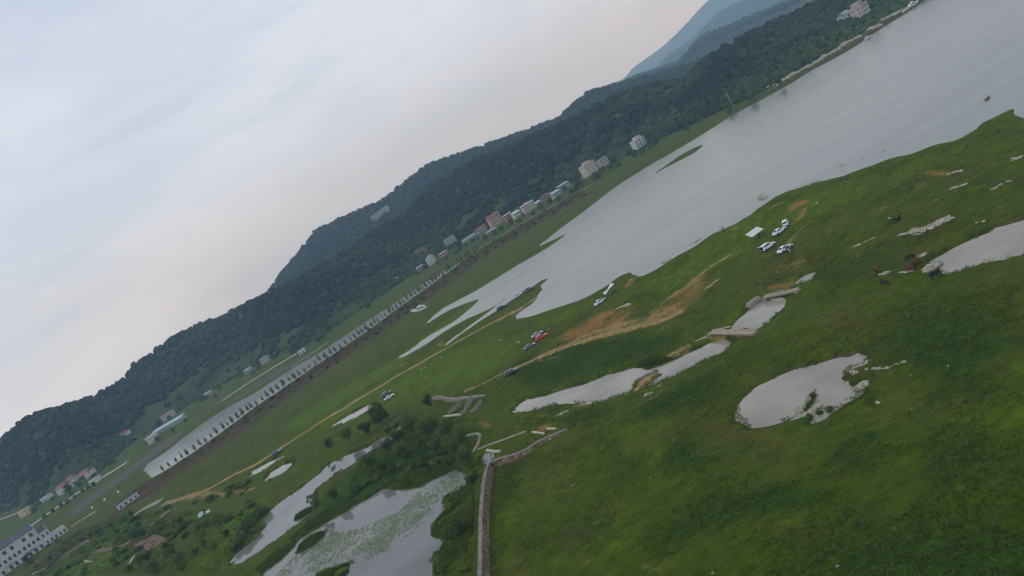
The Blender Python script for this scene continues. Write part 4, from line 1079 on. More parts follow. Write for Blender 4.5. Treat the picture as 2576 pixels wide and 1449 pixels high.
house('pinkish three-storey house with open bays right of the tall beige house', 1525, 424, 11, 8, 3, m_pink, 'flat', 20, 3, stilts=3, ww=2.2)
house('white framed villa with open balconies alone on the far shore', 1614, 376, 14, 9, 3, m_white, 'flat', 22, 3, balcony=True, stilts=3, ww=2.4, setback=1)
house('small house with a pale flat roof hidden in the trees', 1684, 320, 9, 6, 1, m_offw, 'flat', 24, 3, side=False)
house('pale low house leftmost of the three on the headland', 2094, 54, 10, 8, 2, m_offw, 'flat', 34, 3, balcony=True)
house('pale stepped house in the middle of the three on the headland', 2132, 56, 9, 8, 2, m_white, 'gable', 34, 3, rm=m_greyroof)
house('tall pale house rightmost of the three on the headland', 2172, 46, 11, 9, 3, m_pink, 'flat', 34, 3, porch=True, setback=1)
house('long white house with red tiled roof furthest right in the left village', 226, 1200, 15, 8, 2, m_white, 'gable', -28, 5, rm=m_rroof)
house('white two-storey house with red roof behind the lower red-roofed one', 190, 1212, 11, 7, 2, m_white, 'gable', -28, 4, rm=m_rroof, side=False)
house('white flat-roofed house in front of the long red roof', 243, 1212, 9, 6, 1, m_white, 'flat', -28, 4, side=False)
house('white house with red tiled roof below the long red-roofed one', 168, 1235, 16, 8, 2, m_white, 'gable', -28, 5, rm=m_rroof)
house('low white house between the red roof and the yellow house', 120, 1256, 13, 7, 1, m_white, 'flat', -28, 6, side=False)
house('yellow rounded building at the foot of the left hill', 68, 1296, 10, 7, 2, m_yel, 'flat', -30, 3)
house('long low shed with pale blue metal roof at the hill foot', 428, 1074, 38, 8, 1, m_offw, 'shed', -12, 8, rm=m_blueroof, side=False, name='shed', cat='shed')
house('pinkish house behind the long blue-roofed shed', 428, 1052, 14, 8, 2, m_pink, 'flat', -12, 4, side=False)
house('small white house with balcony beside the gravel flat', 389, 1112, 9, 6, 2, m_white, 'flat', -16, 4, side=False)
house('low house with dark red roof on the left hill foot', 324, 1104, 11, 7, 1, m_white, 'gable', -18, 3, rm=m_rroof, side=False)
house('grey concrete house among trees above the river bend', 672, 912, 9, 7, 2, m_offw, 'flat', -4, 3)
house('white rounded hut at the end of the river wall', 762, 888, 6, 5, 1, m_white, 'flat', 0, 2, side=False, name='hut', cat='hut')
house('small pale house with grey roof above the river flats', 528, 994, 9, 6, 1, m_offw, 'gable', -8, 3, rm=m_greyroof, side=False)
house('small dim house between the hill foot and the white river wall', 628, 935, 8, 6, 1, m_offw, 'gable', -6, 2, rm=m_greyroof, side=False)

# the white row houses with stepped gables
bl, br = np.array(D(20, 1442, 1)), np.array(D(171, 1336, 1))
rv = br - bl; RL = np.linalg.norm(rv); ryaw = math.atan2(rv[1], rv[0])
bld = thing('row_house', 'white three-storey row house with slate roofs and stepped gables', 'building', (br[0], br[1], .6), ryaw)
# local x runs from the right end (0) to the left (-), front faces -y
TOT = RL * 1.9; DP = 11.0; FH = 4.5
U = (TOT - 12.5) / 5
def wallblock(x0, x1, y0, y1, h, nm='wall'):
    MB().box(x0, x1, y0, y1, -2, h).obj(nm, m_white, bld)
    MB().box(x0-.1, x1+.1, y0-.15, y1+.15, h, h+.22).obj('cornice', m_offw, bld)
wallblock(-7.5, 0, -1.8, DP-2, FH)
wallblock(-12.5, -7.52, 0, DP, 2*FH)
wallblock(-TOT, -12.52, 0, DP, 3*FH)
for i in range(3): add_window(bld, -6.3 + i*2.5, -1.83, 1.1, 1.2, 2.1)
for i in range(2): add_window(bld, -11.3 + i*2.4, -.03, FH+1.1, 1.2, 2.0)
for i in range(2): add_window(bld, -11.3 + i*2.4, -.03, .9, 1.1, 2.0)
for i in range(2): add_window(bld, .03, 1.5 + i*3.5, .9, 1.2, 1.6, R(90))
def gable(x, h, rise):
    prof = [(0, h), (1.2, h), (1.2, h+rise*.45), (DP*.3, h+rise*.45), (DP*.3, h+rise), (DP*.7, h+rise), (DP*.7, h+rise*.45), (DP-1.2, h+rise*.45), (DP-1.2, h), (DP, h)]
    n_ = len(prof); v = [(x-.2, y, z+.6) for y, z in prof] + [(x+.2, y, z+.6) for y, z in prof] + []
    v = [(x-.2, 0, h-.5), (x-.2, DP, h-.5)] + [(x-.2, y, z+.6) for y, z in prof[::-1]] + [(x+.2, 0, h-.5), (x+.2, DP, h-.5)] + [(x+.2, y, z+.6) for y, z in prof[::-1]]
    k = len(v)//2
    f = [tuple(range(k))[::-1], tuple(range(k, 2*k))] + [(i, (i+1) % k, k+(i+1) % k, k+i) for i in range(k)]
    g = MB().add(v, f).obj('stepped_gable', m_white, bld)
    MB().box(x-.35, x+.35, DP*.3-.1, DP*.7+.1, h+rise+.62, h+rise+.85).obj('coping', m_slate, g)
def slate(x0, x1, h, rise):
    y0, y1 = -.5, DP+.5
    MB().add([(x0, y0, h+.15), (x1, y0, h+.15), (x1, DP/2, h+rise), (x0, DP/2, h+rise), (x0, y1, h+.15), (x1, y1, h+.15), (x0, y0, h+.24), (x1, y0, h+.24)],
             [(6, 7, 2, 3), (3, 2, 5, 4), (0, 1, 7, 6), (0, 6, 3, 4), (1, 5, 2, 7), (0, 4, 5, 1)]).obj('roof', m_slate, bld)
slate(-12.3, -7.9, 2*FH+.22, 2.6); gable(-7.75, 2*FH+.22, 2.2)
for u in range(5):
    x1 = -12.7 - u*U; x0 = x1 - U + .45
    slate(x0, x1, 3*FH+.22, 3.0); gable(x1+.02, 3*FH+.22, 2.4)
    for q in (.28, .66): add_window(bld, x1 - U*q, -.03, 2*FH+1.1, 1.8, 2.3)
    for q in (.14, .38, .62, .86): add_window(bld, x1 - U*q, -.03, FH+1.1, 1.5, 2.2)
    for q in (.2, .5, .8): add_window(bld, x1 - U*q, -.03, .8, 1.6, 2.4)
    MB().box(x1-U*.06, x1-U*.02, -.5, 0, 0, 3*FH+.8).obj('pilaster', m_white, bld)
    c_ = MB().box(x1-U*.95, x1-U*.45, -1.5, -.02, FH-.25, FH-.05).obj('balcony', m_offw, bld)
    MB().box(x1-U*.95, x1-U*.45, -1.5, -1.42, FH-.05, FH+.85).obj('railing', m_white, c_)
gable(-TOT+.2, 3*FH+.22, 2.4)
for k, (x, y) in enumerate([(-22, -5), (-33, -4.5)]):
    pass

# canal road, river wall and other strips
def strip(name, label, pts_px, width, mat, h=.25, kind=None, cat=None, z=0.0, sm=2):
    L_ = densify(chaikin(DL(pts_px, z), sm, False), 5, False)
    a, b_ = offset(L_, width/2), offset(L_, -width/2)
    v, f = [], []
    for i in range(len(L_)):
        za = max(hz_(*L_[i]), .1)
        v += [(a[i][0], a[i][1], za-.5), (a[i][0], a[i][1], za+h), (b_[i][0], b_[i][1], za+h), (b_[i][0], b_[i][1], za-.5)]
        if i:
            q = 4*(i-1); p = 4*i
            f += [(q, q+1, p+1, p), (q+1, q+2, p+2, p+1), (q+2, q+3, p+3, p+2)]
    n_ = len(v); f += [(0, 3, 2, 1), (n_-4, n_-3, n_-2, n_-1)]
    o = link(name, pymesh(name, v, f, mat))
    return tag(o, label, cat, None, kind)
m_road = M('pale_concrete_road', (.36, .39, .41), .7, var=.1, scale=.3)
strip('road', 'pale concrete canal road running past the left village', [(60,1345),(96,1314),(167,1266),(231,1223),(322,1168)], 9, m_road, .3, 'structure')
strip('road', 'narrow pale road at the foot of the hill', [(560,1012),(644,957),(700,922),(749,894)], 3, M('pale_road', (.45, .46, .42), .8), .6, 'structure')
strip('road', 'hill foot lane below the houses', [(1200,632),(1290,580),(1380,528),(1450,490),(1490,470)], 3, M('lane', (.24, .23, .2), .9), .25, 'structure')
strip('path', 'pale earth road climbing at the left edge', [(0,1310),(20,1302),(46,1292)], 4, m_concl, .2, 'structure')
strip('kerb_wall', 'long thin pale concrete kerb crossing the lower left slope', [(85,1449),(130,1425),(165,1400),(200,1380),(228,1366)], .6, m_concl, .5, None, 'wall')
strip('kerb_wall', 'low white wall along the gravel flat beside the river', [(480,1062),(520,1035),(560,1010)], .8, m_conc, .6, None, 'wall')
strip('river_wall', 'pale concrete wall at the river bend', [(735,925),(790,890),(828,864)], 1.0, m_concl, .7, None, 'wall')
strip('river_wall', 'short white quay at the far bank of the channel', [(660,992),(700,962),(745,935)], 1.2, m_concl, .3, None, 'wall')
strip('walkway', 'red-brown paved walkway in the lower left garden', [(234,1406),(246,1395),(262,1392),(300,1380),(334,1370)], 3.2, M('red_paving', (.16, .10, .075), .9, var=.25, scale=2), .35, None, 'walkway')
strip('plaza', 'red-brown paved plaza at the end of the walkway', [(357,1364),(378,1366),(402,1378)], 7, M('red_paving'), .3, None, 'plaza')
strip('stone_slope', 'grey stone-paved ramp near the end of the dirt track', [(342,1302),(362,1288),(385,1275),(408,1264)], 5, M('grey_paving', (.27, .25, .22), .9, var=.25, scale=1.5), .5, None, 'ramp')
strip('garden_path', 'thin pale garden path curving down the lower left corner', [(322,1442),(332,1420),(342,1405)], 1.2, m_concl, .2, None, 'path')
strip('garden_path', 'small pale hook-shaped path near the red walkway', [(203,1425),(208,1412),(222,1420),(236,1418)], 1.0, m_concl, .2, None, 'path')
strip('levee_wall', 'tan stone wall at the near end of the levee', [(185,1332),(205,1318),(225,1304),(246,1293)], 1.6, m_concl, 1.0, None, 'wall')
t = thing('viewing_platform', 'small brown wedge-shaped platform beside the stone ramp', 'platform', on(405, 1308), R(50))
MB().prism([(-5, -2), (5, -1), (4, 2.2), (-4, 1.5)], -1, .9).obj('deck', M('red_paving'), t); MB().prism([(-2, -1.6), (5.1, -1.2), (5.1, -.9), (-2, -1.3)], .9, 1.7).obj('rail_wall', m_concl, t)
t = thing('sluice_house', 'small white sluice house at the near end of the tree row', 'building', on(318, 1256), R(38))
MB().box(-6, 6, -1.6, 1.6, -1.5, 2.2).obj('wall', m_white, t)
for i in range(4): MB().box(-5.2+i*3, -4.0+i*3, -1.68, -1.6, .5, 1.6).obj('window', m_glass, t)
MB().box(-6.3, 6.3, -1.9, 1.9, 2.2, 2.45).obj('roof', m_greyroof, t)
t = thing('hillside_lattice', 'white lattice slope frame standing on the blue wooded ridge', 'frame', (0, 0, 0), 0)
pA, pB = None, None
def hB(px, py):
    a, e = azel(px, py); ts = np.linspace(.1, 1, 300); p = sB(np.full(300, a), ts)
    el = (p[:, 2] - CAMH) / np.hypot(p[:, 0], p[:, 1]); i = int(np.argmin(np.abs(el - e))); return Vector(p[i])
q0, q1 = hB(938, 562), hB(978, 533)
t.location = q0; t.rotation_euler = (0, 0, math.atan2(q1.y-q0.y, q1.x-q0.x)); LW = (q1-q0).length; rise = q1.z-q0.z
for i in range(14):
    x = LW*i/13; MB().box(x-.35, x+.35, -6.4, -5.8, rise*i/13-6, rise*i/13+13).obj('upright', m_frame, t)
for j in range(3):
    MB().add([(0, -7, 3+j*4.6), (LW, -7, rise+3+j*4.6), (LW, -7, rise+3.7+j*4.6), (0, -7, 3.7+j*4.6), (0, -6.5, 3+j*4.6), (LW, -6.5, rise+3+j*4.6), (LW, -6.5, rise+3.7+j*4.6), (0, -6.5, 3.7+j*4.6)],
             [(0, 1, 2, 3), (7, 6, 5, 4), (3, 2, 6, 7), (0, 4, 5, 1), (1, 5, 6, 2), (0, 3, 7, 4)]).obj('rail', m_frame, t)
def pole(label, px, py, h, arm=True, mat=None, r=.16):
    t = thing('utility_pole', label, 'pole', onh(px, py), R(20))
    MB().tube((0, 0, -1), (0, 0, h), r, r*.7, 8).obj('shaft', mat or m_concl, t)
    if arm: MB().box(-1.1, 1.1, -.08, .08, h-.9, h-.75).obj('crossarm', m_greyroof, t)
    return t
pole('lone concrete pole standing on the far shore bank', 1845, 269, 12, False, m_concl, .45)
pole('utility pole in the trees left of the red cutting', 1027, 712, 9)
pole('utility pole between the beige house and the white villa', 1587, 417, 10)
pole('utility pole on the hillside below the mountain', 2500, 128-128+128, 9) if False else None
pole('utility pole beside the near end of the levee', 301, 1247, 8)
def lamp(label, px, py):
    t = thing('street_lamp', label, 'lamp', on(px, py), 0)
    MB().tube((0, 0, -.5), (0, 0, 3.4), .1, .07, 6).obj('post', m_greyroof, t)
    v, f = ico1; link('globe', fastmesh('globe', v*.75+np.array([0, 0, 4.0]), f, m_frame, True), t)
lamp('white globe lamp nearest the sluice house', 307, 1250); lamp('white globe lamp in the middle of the three', 273, 1270); lamp('white globe lamp furthest left on the levee end', 241, 1290)
# ------------------------------------------------------------------ concrete works and walls
def wallrun(name, label, base_px, width, h, mat, cat='wall', hs=None, batter=.35, side=1, zbase=None, cap=None):
    L_ = densify(DL(base_px), 2.0, False); o1 = offset(L_, side*batter); o2 = offset(L_, side*(batter+width)); o3 = offset(L_, side*(batter+width+.1))
    hh = np.interp(np.linspace(0, 1, len(L_)), np.linspace(0, 1, len(hs)), hs) if hs is not None else np.full(len(L_), h)
    hh = hh + (fbm(L_[:, 0]*.4, L_[:, 1]*.4, 3)-.5)*.25
    t = thing(name, label, cat, (L_[0][0], L_[0][1], 0)); bx, by = L_[0]
    z = [max(gz(*p), 0) for p in L_]; zc = np.array(z)
    def ring(A, B, za, zb):
        v = []; f = []
        for i in range(len(L_)):
            v += [(A[i][0]-bx, A[i][1]-by, za[i]), (B[i][0]-bx, B[i][1]-by, zb[i])]
            if i: f.append((2*i-2, 2*i, 2*i+1, 2*i-1))
        return v, f
    top = zc + hh
    mb = MB(); mb.add(*ring(L_, o1, zc-.8, top)); mb.add(*ring(o2, o3, top, zc-.8))
    for i in (0, len(L_)-1):
        mb.add([(L_[i][0]-bx, L_[i][1]-by, zc[i]-.8), (o1[i][0]-bx, o1[i][1]-by, top[i]), (o2[i][0]-bx, o2[i][1]-by, top[i]), (o3[i][0]-bx, o3[i][1]-by, zc[i]-.8)], [(0, 1, 2, 3)])
    mb.add(*ring(o1, o2, top, top))
    mb.obj('stone_face', mat, t)
    if cap:
        mc = MB(); mc.add(*ring(offset(L_, side*(batter-.06)), offset(L_, side*(batter+width+.06)), top+.1, top+.1)); mc.add(*ring(offset(L_, side*(batter-.06)), offset(L_, side*(batter-.06)), top-.05, top+.1)); mc.obj('cap', cap, t)
    return t
sm, n, l, b = newmat('rubble_stone')
b.inputs['Roughness'].default_value = .95; b.inputs['Specular IOR Level'].default_value = .1
tc = n.new('ShaderNodeTexCoord'); vo = n.new('ShaderNodeTexVoronoi'); vo.inputs['Scale'].default_value = 2.6
l.new(tc.outputs['Object'], vo.inputs['Vector']); nn = n.new('ShaderNodeTexNoise'); nn.inputs['Scale'].default_value = .8; nn.inputs['Detail'].default_value = 6; l.new(tc.outputs['Object'], nn.inputs['Vector'])
r1 = ramp(n, [(0, (.12, .09, .055)), (.5, (.19, .148, .09)), (1, (.27, .22, .15))]); sep = n.new('ShaderNodeSeparateColor'); l.new(vo.outputs['Color'], sep.inputs[0]); l.new(sep.outputs[0], r1.inputs['Fac'])
r2 = ramp(n, [(.35, (.55, .5, .45)), (.65, (1.1, 1.1, 1.1))]); l.new(nn.outputs['Fac'], r2.inputs['Fac']); mx = n.new('ShaderNodeMix'); mx.data_type = 'RGBA'; mx.blend_type = 'MULTIPLY'; mx.inputs[0].default_value = 1
l.new(r1.outputs['Color'], mx.inputs[6]); l.new(r2.outputs['Color'], mx.inputs[7]); l.new(mx.outputs[2], b.inputs['Base Color'])
bp = n.new('ShaderNodeBump'); bp.inputs['Strength'].default_value = .8; bp.inputs['Distance'].default_value = .08; l.new(vo.outputs['Distance'], bp.inputs['Height']); bp.invert = True; l.new(bp.outputs['Normal'], b.inputs['Normal'])
m_stone = sm
m_wcap = M('wall_cap', (.19, .175, .15), .95, var=.4, scale=1.2, bump=.3)
wallrun('retaining_wall', 'long rubble stone wall turning the corner beside the lily pond', [(1245,1500),(1244,1449),(1243,1387),(1246,1262),(1247,1200),(1250,1186),(1288,1173),(1335,1152),(1363,1132),(1413,1109),(1437,1093)], .75, 2.2, m_stone, hs=[1.9, 1.9, 1.8, 1.8, 1.9, 1.9, 1.5, .9, .35], batter=.7, side=1, cap=m_wcap)
wallrun('sluice_wall', 'curved grey concrete sluice wall above three fins', [(1092,1013),(1113,1014),(1142,1022),(1174,1015),(1222,1009)], .8, .9, m_conc, hs=[.8, 1.2, 1.2, .6, .3], side=1)
wallrun('sluice_fin', 'left sloping concrete fin below the sluice wall', [(1130,1056),(1150,1044),(1170,1026)], .3, 1.5, m_conc, hs=[.3, 1.3, 1.6], side=1, batter=.1)
wallrun('sluice_fin', 'middle long sloping concrete fin reaching the sluice wall', [(1158,1057),(1180,1044),(1198,1016)], .3, 1.5, m_conc, hs=[.4, 1.6, 1.9], side=1, batter=.1)
wallrun('sluice_fin', 'right concrete fin furthest from the big tree', [(1189,1049),(1206,1040),(1220,1020)], .3, 1.5, m_conc, hs=[.6, 1.3, 1.1], side=1, batter=.1)
wallrun('concrete_slab', 'pale flat concrete beam at the foot of the sluice fins', [(1118,1060),(1140,1058),(1163,1056)], .9, .4, M('bright_concrete', (.44, .40, .30), .9, var=.2), 'slab', side=1, batter=.05)
wallrun('pond_wall', 'sloping concrete wall running down to the narrow pond', [(984,1116),(1004,1099),(1024,1076)], .9, 1.3, m_conc, hs=[.5, 1.2, 1.0], side=1, batter=.4)
wallrun('path_wall', 'bent grey concrete path edge above the weir pool', [(1177,1109),(1201,1102),(1211,1107),(1203,1129),(1192,1144)], .8, .3, m_conc, side=1, batter=.05)
wallrun('kerb_wall', 'thin pale kerb from the weir pool to the stone wall end', [(1206,1138),(1230,1126),(1288,1108),(1328,1097)], .35, .4, m_concl, side=1, batter=.05)
wallrun('concrete_slab', 'pale concrete slab across the little weir pool', [(1223,1138),(1258,1144)], .7, .5, M('bright_concrete'), 'slab', side=1, batter=.05)
wallrun('concrete_beam', 'short loose concrete beam above the stone wall', [(1343,1099),(1372,1101)], .5, .35, M('bright_concrete'), 'beam', side=1, batter=.05)
wallrun('concrete_beam', 'short concrete beam near the end of the stone wall', [(1379,1088),(1401,1089)], .5, .35, M('bright_concrete'), 'beam', side=1, batter=.05)
def bridge(label, p0, p1, w, z, ab=True):
    a, c = np.array(D(*p0, z)), np.array(D(*p1, z)); L_ = np.linalg.norm(c-a)
    t = thing('footbridge', label, 'bridge', (a[0], a[1], 0), math.atan2(c[1]-a[1], c[0]-a[0]))
    MB().box(-.3, L_+.3, 0, w, z-.32, z).obj('deck', m_concl, t)
    MB().box(-.3, L_+.3, -.12, .12, z, z+.16).obj('kerb', m_concl, t); MB().box(-.3, L_+.3, w-.12, w+.12, z, z+.16).obj('kerb', m_concl, t)
    if ab:
        MB().profile([(-2.6, -1), (.9, -1), (.5, z-.33), (-.8, z-.33)], -.5, w+.4).obj('abutment', m_conc, t)
        MB().profile([(L_+2.0, -1), (L_*.56, -1), (L_*.56, z-.33), (L_+.5, z-.33)], -.25, w+.25).obj('abutment', m_stone, t)
        MB().add([(-3.6, -3.2, -.2), (-.6, -.6, -.2), (-.2, -.5, z-.4), (-1.0, -.4, z-.3), (-3.4, -2.6, .8)], [(0, 1, 2, 3, 4), (4, 3, 2, 1, 0)]).obj('wing_wall', m_concl, t)
        MB().add([(-1.0, w+.4, z-.3), (.2, w+.4, z-.4), (2.6, w+3.0, .3), (1.2, w+3.2, .4)], [(0, 1, 2, 3), (3, 2, 1, 0)]).obj('wing_wall', m_concl, t)
    else:
        for s in (0, 1): MB().box(s*L_-.5, s*L_+.5, -.2, w+.2, -1, z-.32).obj('abutment', m_conc, t)
        r = MB()
        for i in range(4): r.tube((L_*.42+i*.7, w*.2, z), (L_*.42+i*.7, w*.2, z+.9), .05)
        r.tube((L_*.42, w*.2, z+.9), (L_*.42+2.1, w*.2, z+.9), .05); r.obj('handrail', m_greyroof, t)
    return t
bridge('wide concrete slab bridge over the stream pool', (1784,839), (1889,841), 1.5, 1.4)
bridge('narrow concrete footbridge higher up the stream', (1921,749), (2001,732), 1.3, 1.2, False)
t = thing('concrete_block', 'weathered concrete block beside the narrow footbridge', 'block', on(1898, 764), R(20)); MB().box(-2.2, 2.2, -1.2, 1.2, -.6, .9, tx=.5, ty=.3).obj('body', m_conc, t)

# ------------------------------------------------------------------ rocks
rm_, n, l, b = newmat('limestone')
b.inputs['Roughness'].default_value = .95; b.inputs['Specular IOR Level'].default_value = .1
tc = n.new('ShaderNodeTexCoord'); t1 = n.new('ShaderNodeTexNoise'); t1.inputs['Scale'].default_value = 1.6; t1.inputs['Detail'].default_value = 7; l.new(tc.outputs['Object'], t1.inputs['Vector'])
rr_ = ramp(n, [(.32, (.17, .13, .085)), (.5, (.36, .33, .27)), (.68, (.54, .51, .45))]); l.new(t1.outputs['Fac'], rr_.inputs['Fac']); l.new(rr_.outputs['Color'], b.inputs['Base Color'])
bp = n.new('ShaderNodeBump'); bp.inputs['Strength'].default_value = .7; bp.inputs['Distance'].default_value = .2; l.new(t1.outputs['Fac'], bp.inputs['Height']); l.new(bp.outputs['Normal'], b.inputs['Normal'])
m_rock = rm_
_rocks = []
for k in range(6):
    v, f = ico1; g = np.random.default_rng(k+400)
    d = g.uniform(.7, 1.15, len(v)); vv = v*d[:, None]
    for _ in range(5):
        nrm = g.normal(size=3); nrm /= np.linalg.norm(nrm); c_ = g.uniform(.55, .8); dd = vv@nrm; vv = vv-np.outer(np.maximum(dd-c_, 0), nrm)
    _rocks.append(fastmesh('rock', vv, f, m_rock, False))
def rock(parent, x, y, z, sx, sy, sz, rz, k, name='rock'):
    o = link(name, _rocks[k % 6], parent, (x, y, z), (random.uniform(-.2, .2), random.uniform(-.2, .2), rz)); o.scale = (sx, sy, sz); return o
def stone(label, px, py, s, flat=.55, ln=1.3, group=None):
    p = on(px, py); o = rock(None, p[0], p[1], p[2]+s*.1, s*ln, s, s*flat, random.uniform(-.4, 1.0), random.randrange(6), 'stone'); return tag(o, label, 'stone', group)
def outcrop(label, path, count, smin, smax, spread, flat=.5):
    L_ = DL(path); c_ = L_.mean(0); t = thing('rock_outcrop', label, 'rock', (c_[0], c_[1], 0)); sg = np.arctan2(*(L_[-1]-L_[0])[::-1])
    for i in range(count):
        s = np.interp(random.random(), np.linspace(0, 1, len(L_)), np.arange(len(L_))); j = min(int(s), len(L_)-2); q = L_[j]+(L_[j+1]-L_[j])*(s-j)
        x, y = q[0]+random.gauss(0, spread), q[1]+random.gauss(0, spread); z = max(gz(x, y), 0); r = random.uniform(smin, smax)
        rock(t, x-c_[0], y-c_[1], z-r*.02, r*random.uniform(1.1, 2.2), r*random.uniform(.6, 1), r*flat, sg+random.gauss(0, .3), i)
    return t
outcrop('long pale layered rock outcrop in the pasture above the cattle', [(2278,600),(2310,598),(2345,585),(2375,572),(2402,560)], 46, .3, .85, .55, .55)
outcrop('pale boulders beside the tip of the upper pond', [(2322,684),(2345,682),(2358,674),(2338,668)], 9, .5, 1.0, .5, .8)
outcrop('low pale rocks behind the lowest brown cow', [(2226,702),(2236,698),(2247,697)], 6, .4, .75, .2, .8)
outcrop('short band of white rocks below the cattle', [(2272,697),(2285,693),(2298,691)], 8, .25, .5, .2, .7)
outcrop('pale rocks just above the pond tip', [(2322,648),(2330,646)], 5, .3, .55, .3, .8)
outcrop('brown rock spit at the lower edge of the upper pond', [(2464,665),(2480,658),(2492,652)], 7, .4, .9, .3, .6)
outcrop('pointed brown rocks in the upper pond', [(2532,652),(2542,646),(2548,644)], 5, .35, .8, .2, 1.0)
outcrop('thin chain of pale rocks right of the round pond', [(2180,938),(2200,937),(2230,938),(2265,930),(2288,920)], 26, .14, .36, .16, .7)
outcrop('cluster of pale rocks on the bank of the round pond', [(2140,942),(2150,940),(2155,948),(2166,938)], 9, .25, .5, .25, .8)
outcrop('yellowish rocks at the water edge of the round pond', [(2128,962),(2136,968),(2142,976)], 6, .3, .55, .2, 1.0)
stone('large rounded yellow-white boulder beside the round pond', 2172, 972, 1.25, .75, 1.5)
outcrop('rocky islet with green plants in the round pond', [(2022,1036),(2030,1018),(2040,1003),(2046,996)], 11, .35, .7, .25, 1.0)
stone('pinkish boulder at the lower end of the islet', 2013, 1034, .75, .9, 1.1)
plant('bush', 'green bush on the rocky islet', 2036, 1022, 1.0, .9, 0); plant('bush', 'round bush at the upper tip of the rocky islet', 2050, 1002, 1.3, .8, 1)
plant('bush', 'round water bush below the rocky islet', 2036, 1052, .9, 1.2, 2); plant('bush', 'small round bush in the pond right of the islet', 2064, 1042, 1.0, .9, 0); plant('bush', 'bush at the pond edge right of the small round bush', 2088, 1036, 1.1, 1.1, 1)
outcrop('brown rock islet in the lake near the shore', [(1911,500),(1918,499),(1925,497)], 8, .5, 1.2, .35, 1.1)
outcrop('brown rocks at the shore below the fishing spot', [(2010,470),(2030,464),(2046,459)], 10, .4, .9, .4, .5)
outcrop('rocks in the shallows by the near shore', [(1670,660),(1680,656),(1686,652)], 8, .4, .9, .4, .8)
outcrop('rocky shore edge below the two anglers', [(1740,614),(1755,606),(1768,598)], 9, .4, .8, .4, .5)
outcrop('flat brown rock showing above the lake', [(2112,418),(2122,415)], 4, .5, .9, .2, .4)
outcrop('small dark rocks in a line in the lake', [(2162,403),(2168,401),(2200,389),(2212,384),(2225,378)], 7, .25, .5, .2, .5)
outcrop('white rock pile in the pasture beside the dirt track', [(1782,742),(1790,732),(1800,722),(1818,710)], 12, .25, .6, .4, .6)
outcrop('brown rocks and scrub below the white car', [(1562,782),(1575,778),(1588,776)], 11, .4, .9, .4, .7)
outcrop('pale stones on the bare bank of the lake inlet', [(1325,768),(1340,758),(1350,748)], 9, .3, .7, .5, .5)
outcrop('scattered rubble by the lower stream bank', [(1408,1050),(1420,1046),(1436,1036)], 10, .25, .5, .4, .6)
outcrop('pale rocks on the far right pasture', [(2392,450),(2410,446),(2430,444)], 9, .35, .7, .3, .5)
outcrop('flat white rocks below the gully end', [(2405,490),(2420,485),(2430,482)], 6, .4, .8, .25, .4)
outcrop('white stones at the right edge of the pasture', [(2542,418),(2556,414),(2572,412)], 6, .35, .8, .3, .5)
outcrop('pale bank stones along the upper gully', [(2500,492),(2520,480),(2540,470),(2560,465)], 14, .2, .4, .3, .5)
outcrop('low pale rocks along the grassy ridge left of the outcrop', [(2155,633),(2180,624),(2205,614)], 12, .2, .45, .25, .5)
for i, (x, y, s) in enumerate([(1428,1211,.2),(1443,1219,.25),(1437,1222,.22),(1390,1197,.2),(1436,1200,.22),(1393,1261,.15),(1638,1203,.16),(2384,921,.28),(1480,1413,.25),(1793,1441,.25),(2106,1425,.3),(2294,1030,.18),(1513,1199,.15),(1368,1220,.12),(2290,945,.25),(2285,792,.2)]):
    stone('small white stone lying in the near pasture', x, y, s*.75, group='small white stones in the near pasture')
for i, (x, y, s) in enumerate([(1626,994,.55),(1638,990,.5),(1659,971,.35),(1697,780,.4),(2055,511,.5),(2045,514,.4),(2085,584,.25),(2158,645,.25),(1955,685,.25),(2355,504,.3),(2457,560,.35),(2475,557,.4),(1060,930,.6),(1070,925,.4),(1110,900,.45),(1115,943,.5),(1072,948,.4),(1260,855,.5),(1305,862,.7),(940,1015,.4),(915,998,.45)]):
    stone('pale field stone on the middle pasture', x, y, s, group='pale field stones on the middle pasture')
# ------------------------------------------------------------------ cars
m_tyre = M('tyre_rubber', (.018, .018, .018), .9, var=.2)
m_rim = M('alloy_rim', (.35, .35, .36), .35, .8, var=.1)
m_cglass = M('car_glass', (.012, .015, .018), .06, var=.1, spec=.8)
m_trim = M('black_trim', (.015, .015, .016), .6, var=.1)
m_lampw = M('headlamp', (.65, .66, .66), .15, var=.05, spec=.8); m_lampr = M('tail_lamp', (.35, .02, .015), .2, var=.1, spec=.8)
PAINT = {'white': (.72, .72, .72), 'silver': (.34, .35, .37), 'grey': (.13, .15, .17), 'black': (.025, .026, .03), 'red': (.55, .018, .015), 'blue': (.055, .07, .12)}
def paint(c): return M(c + '_car_paint', PAINT[c], .28, .25 if c in ('silver', 'grey') else 0, var=.04, scale=.7, spec=.5, coat=.6)
_carmesh = {}
SH = {  # stations: (x, z_top, half width); cabin base x0,x1, roof x0,x1, roof z
 'sedan': ([(-2.32, .62, .70), (-2.22, .92, .82), (-1.5, 1.00, .88), (-.4, .97, .90), (.9, .94, .90), (1.6, .86, .87), (2.15, .72, .80), (2.32, .50, .66)], -1.65, 1.15, -.95, .22, 1.46),
 'suv': ([(-2.30, .70, .76), (-2.24, 1.02, .86), (-1.5, 1.08, .91), (-.4, 1.06, .92), (.95, 1.04, .92), (1.6, .98, .90), (2.18, .84, .84), (2.32, .55, .70)], -2.18, 1.15, -1.85, .35, 1.70),
 'pickup': ([(-2.55, .72, .78), (-2.5, 1.00, .88), (-1.2, 1.02, .92), (-.4, 1.06, .92), (1.15, 1.05, .92), (1.8, .98, .90), (2.45, .86, .84), (2.58, .55, .70)], -1.0, 1.25, -.75, .55, 1.78)}
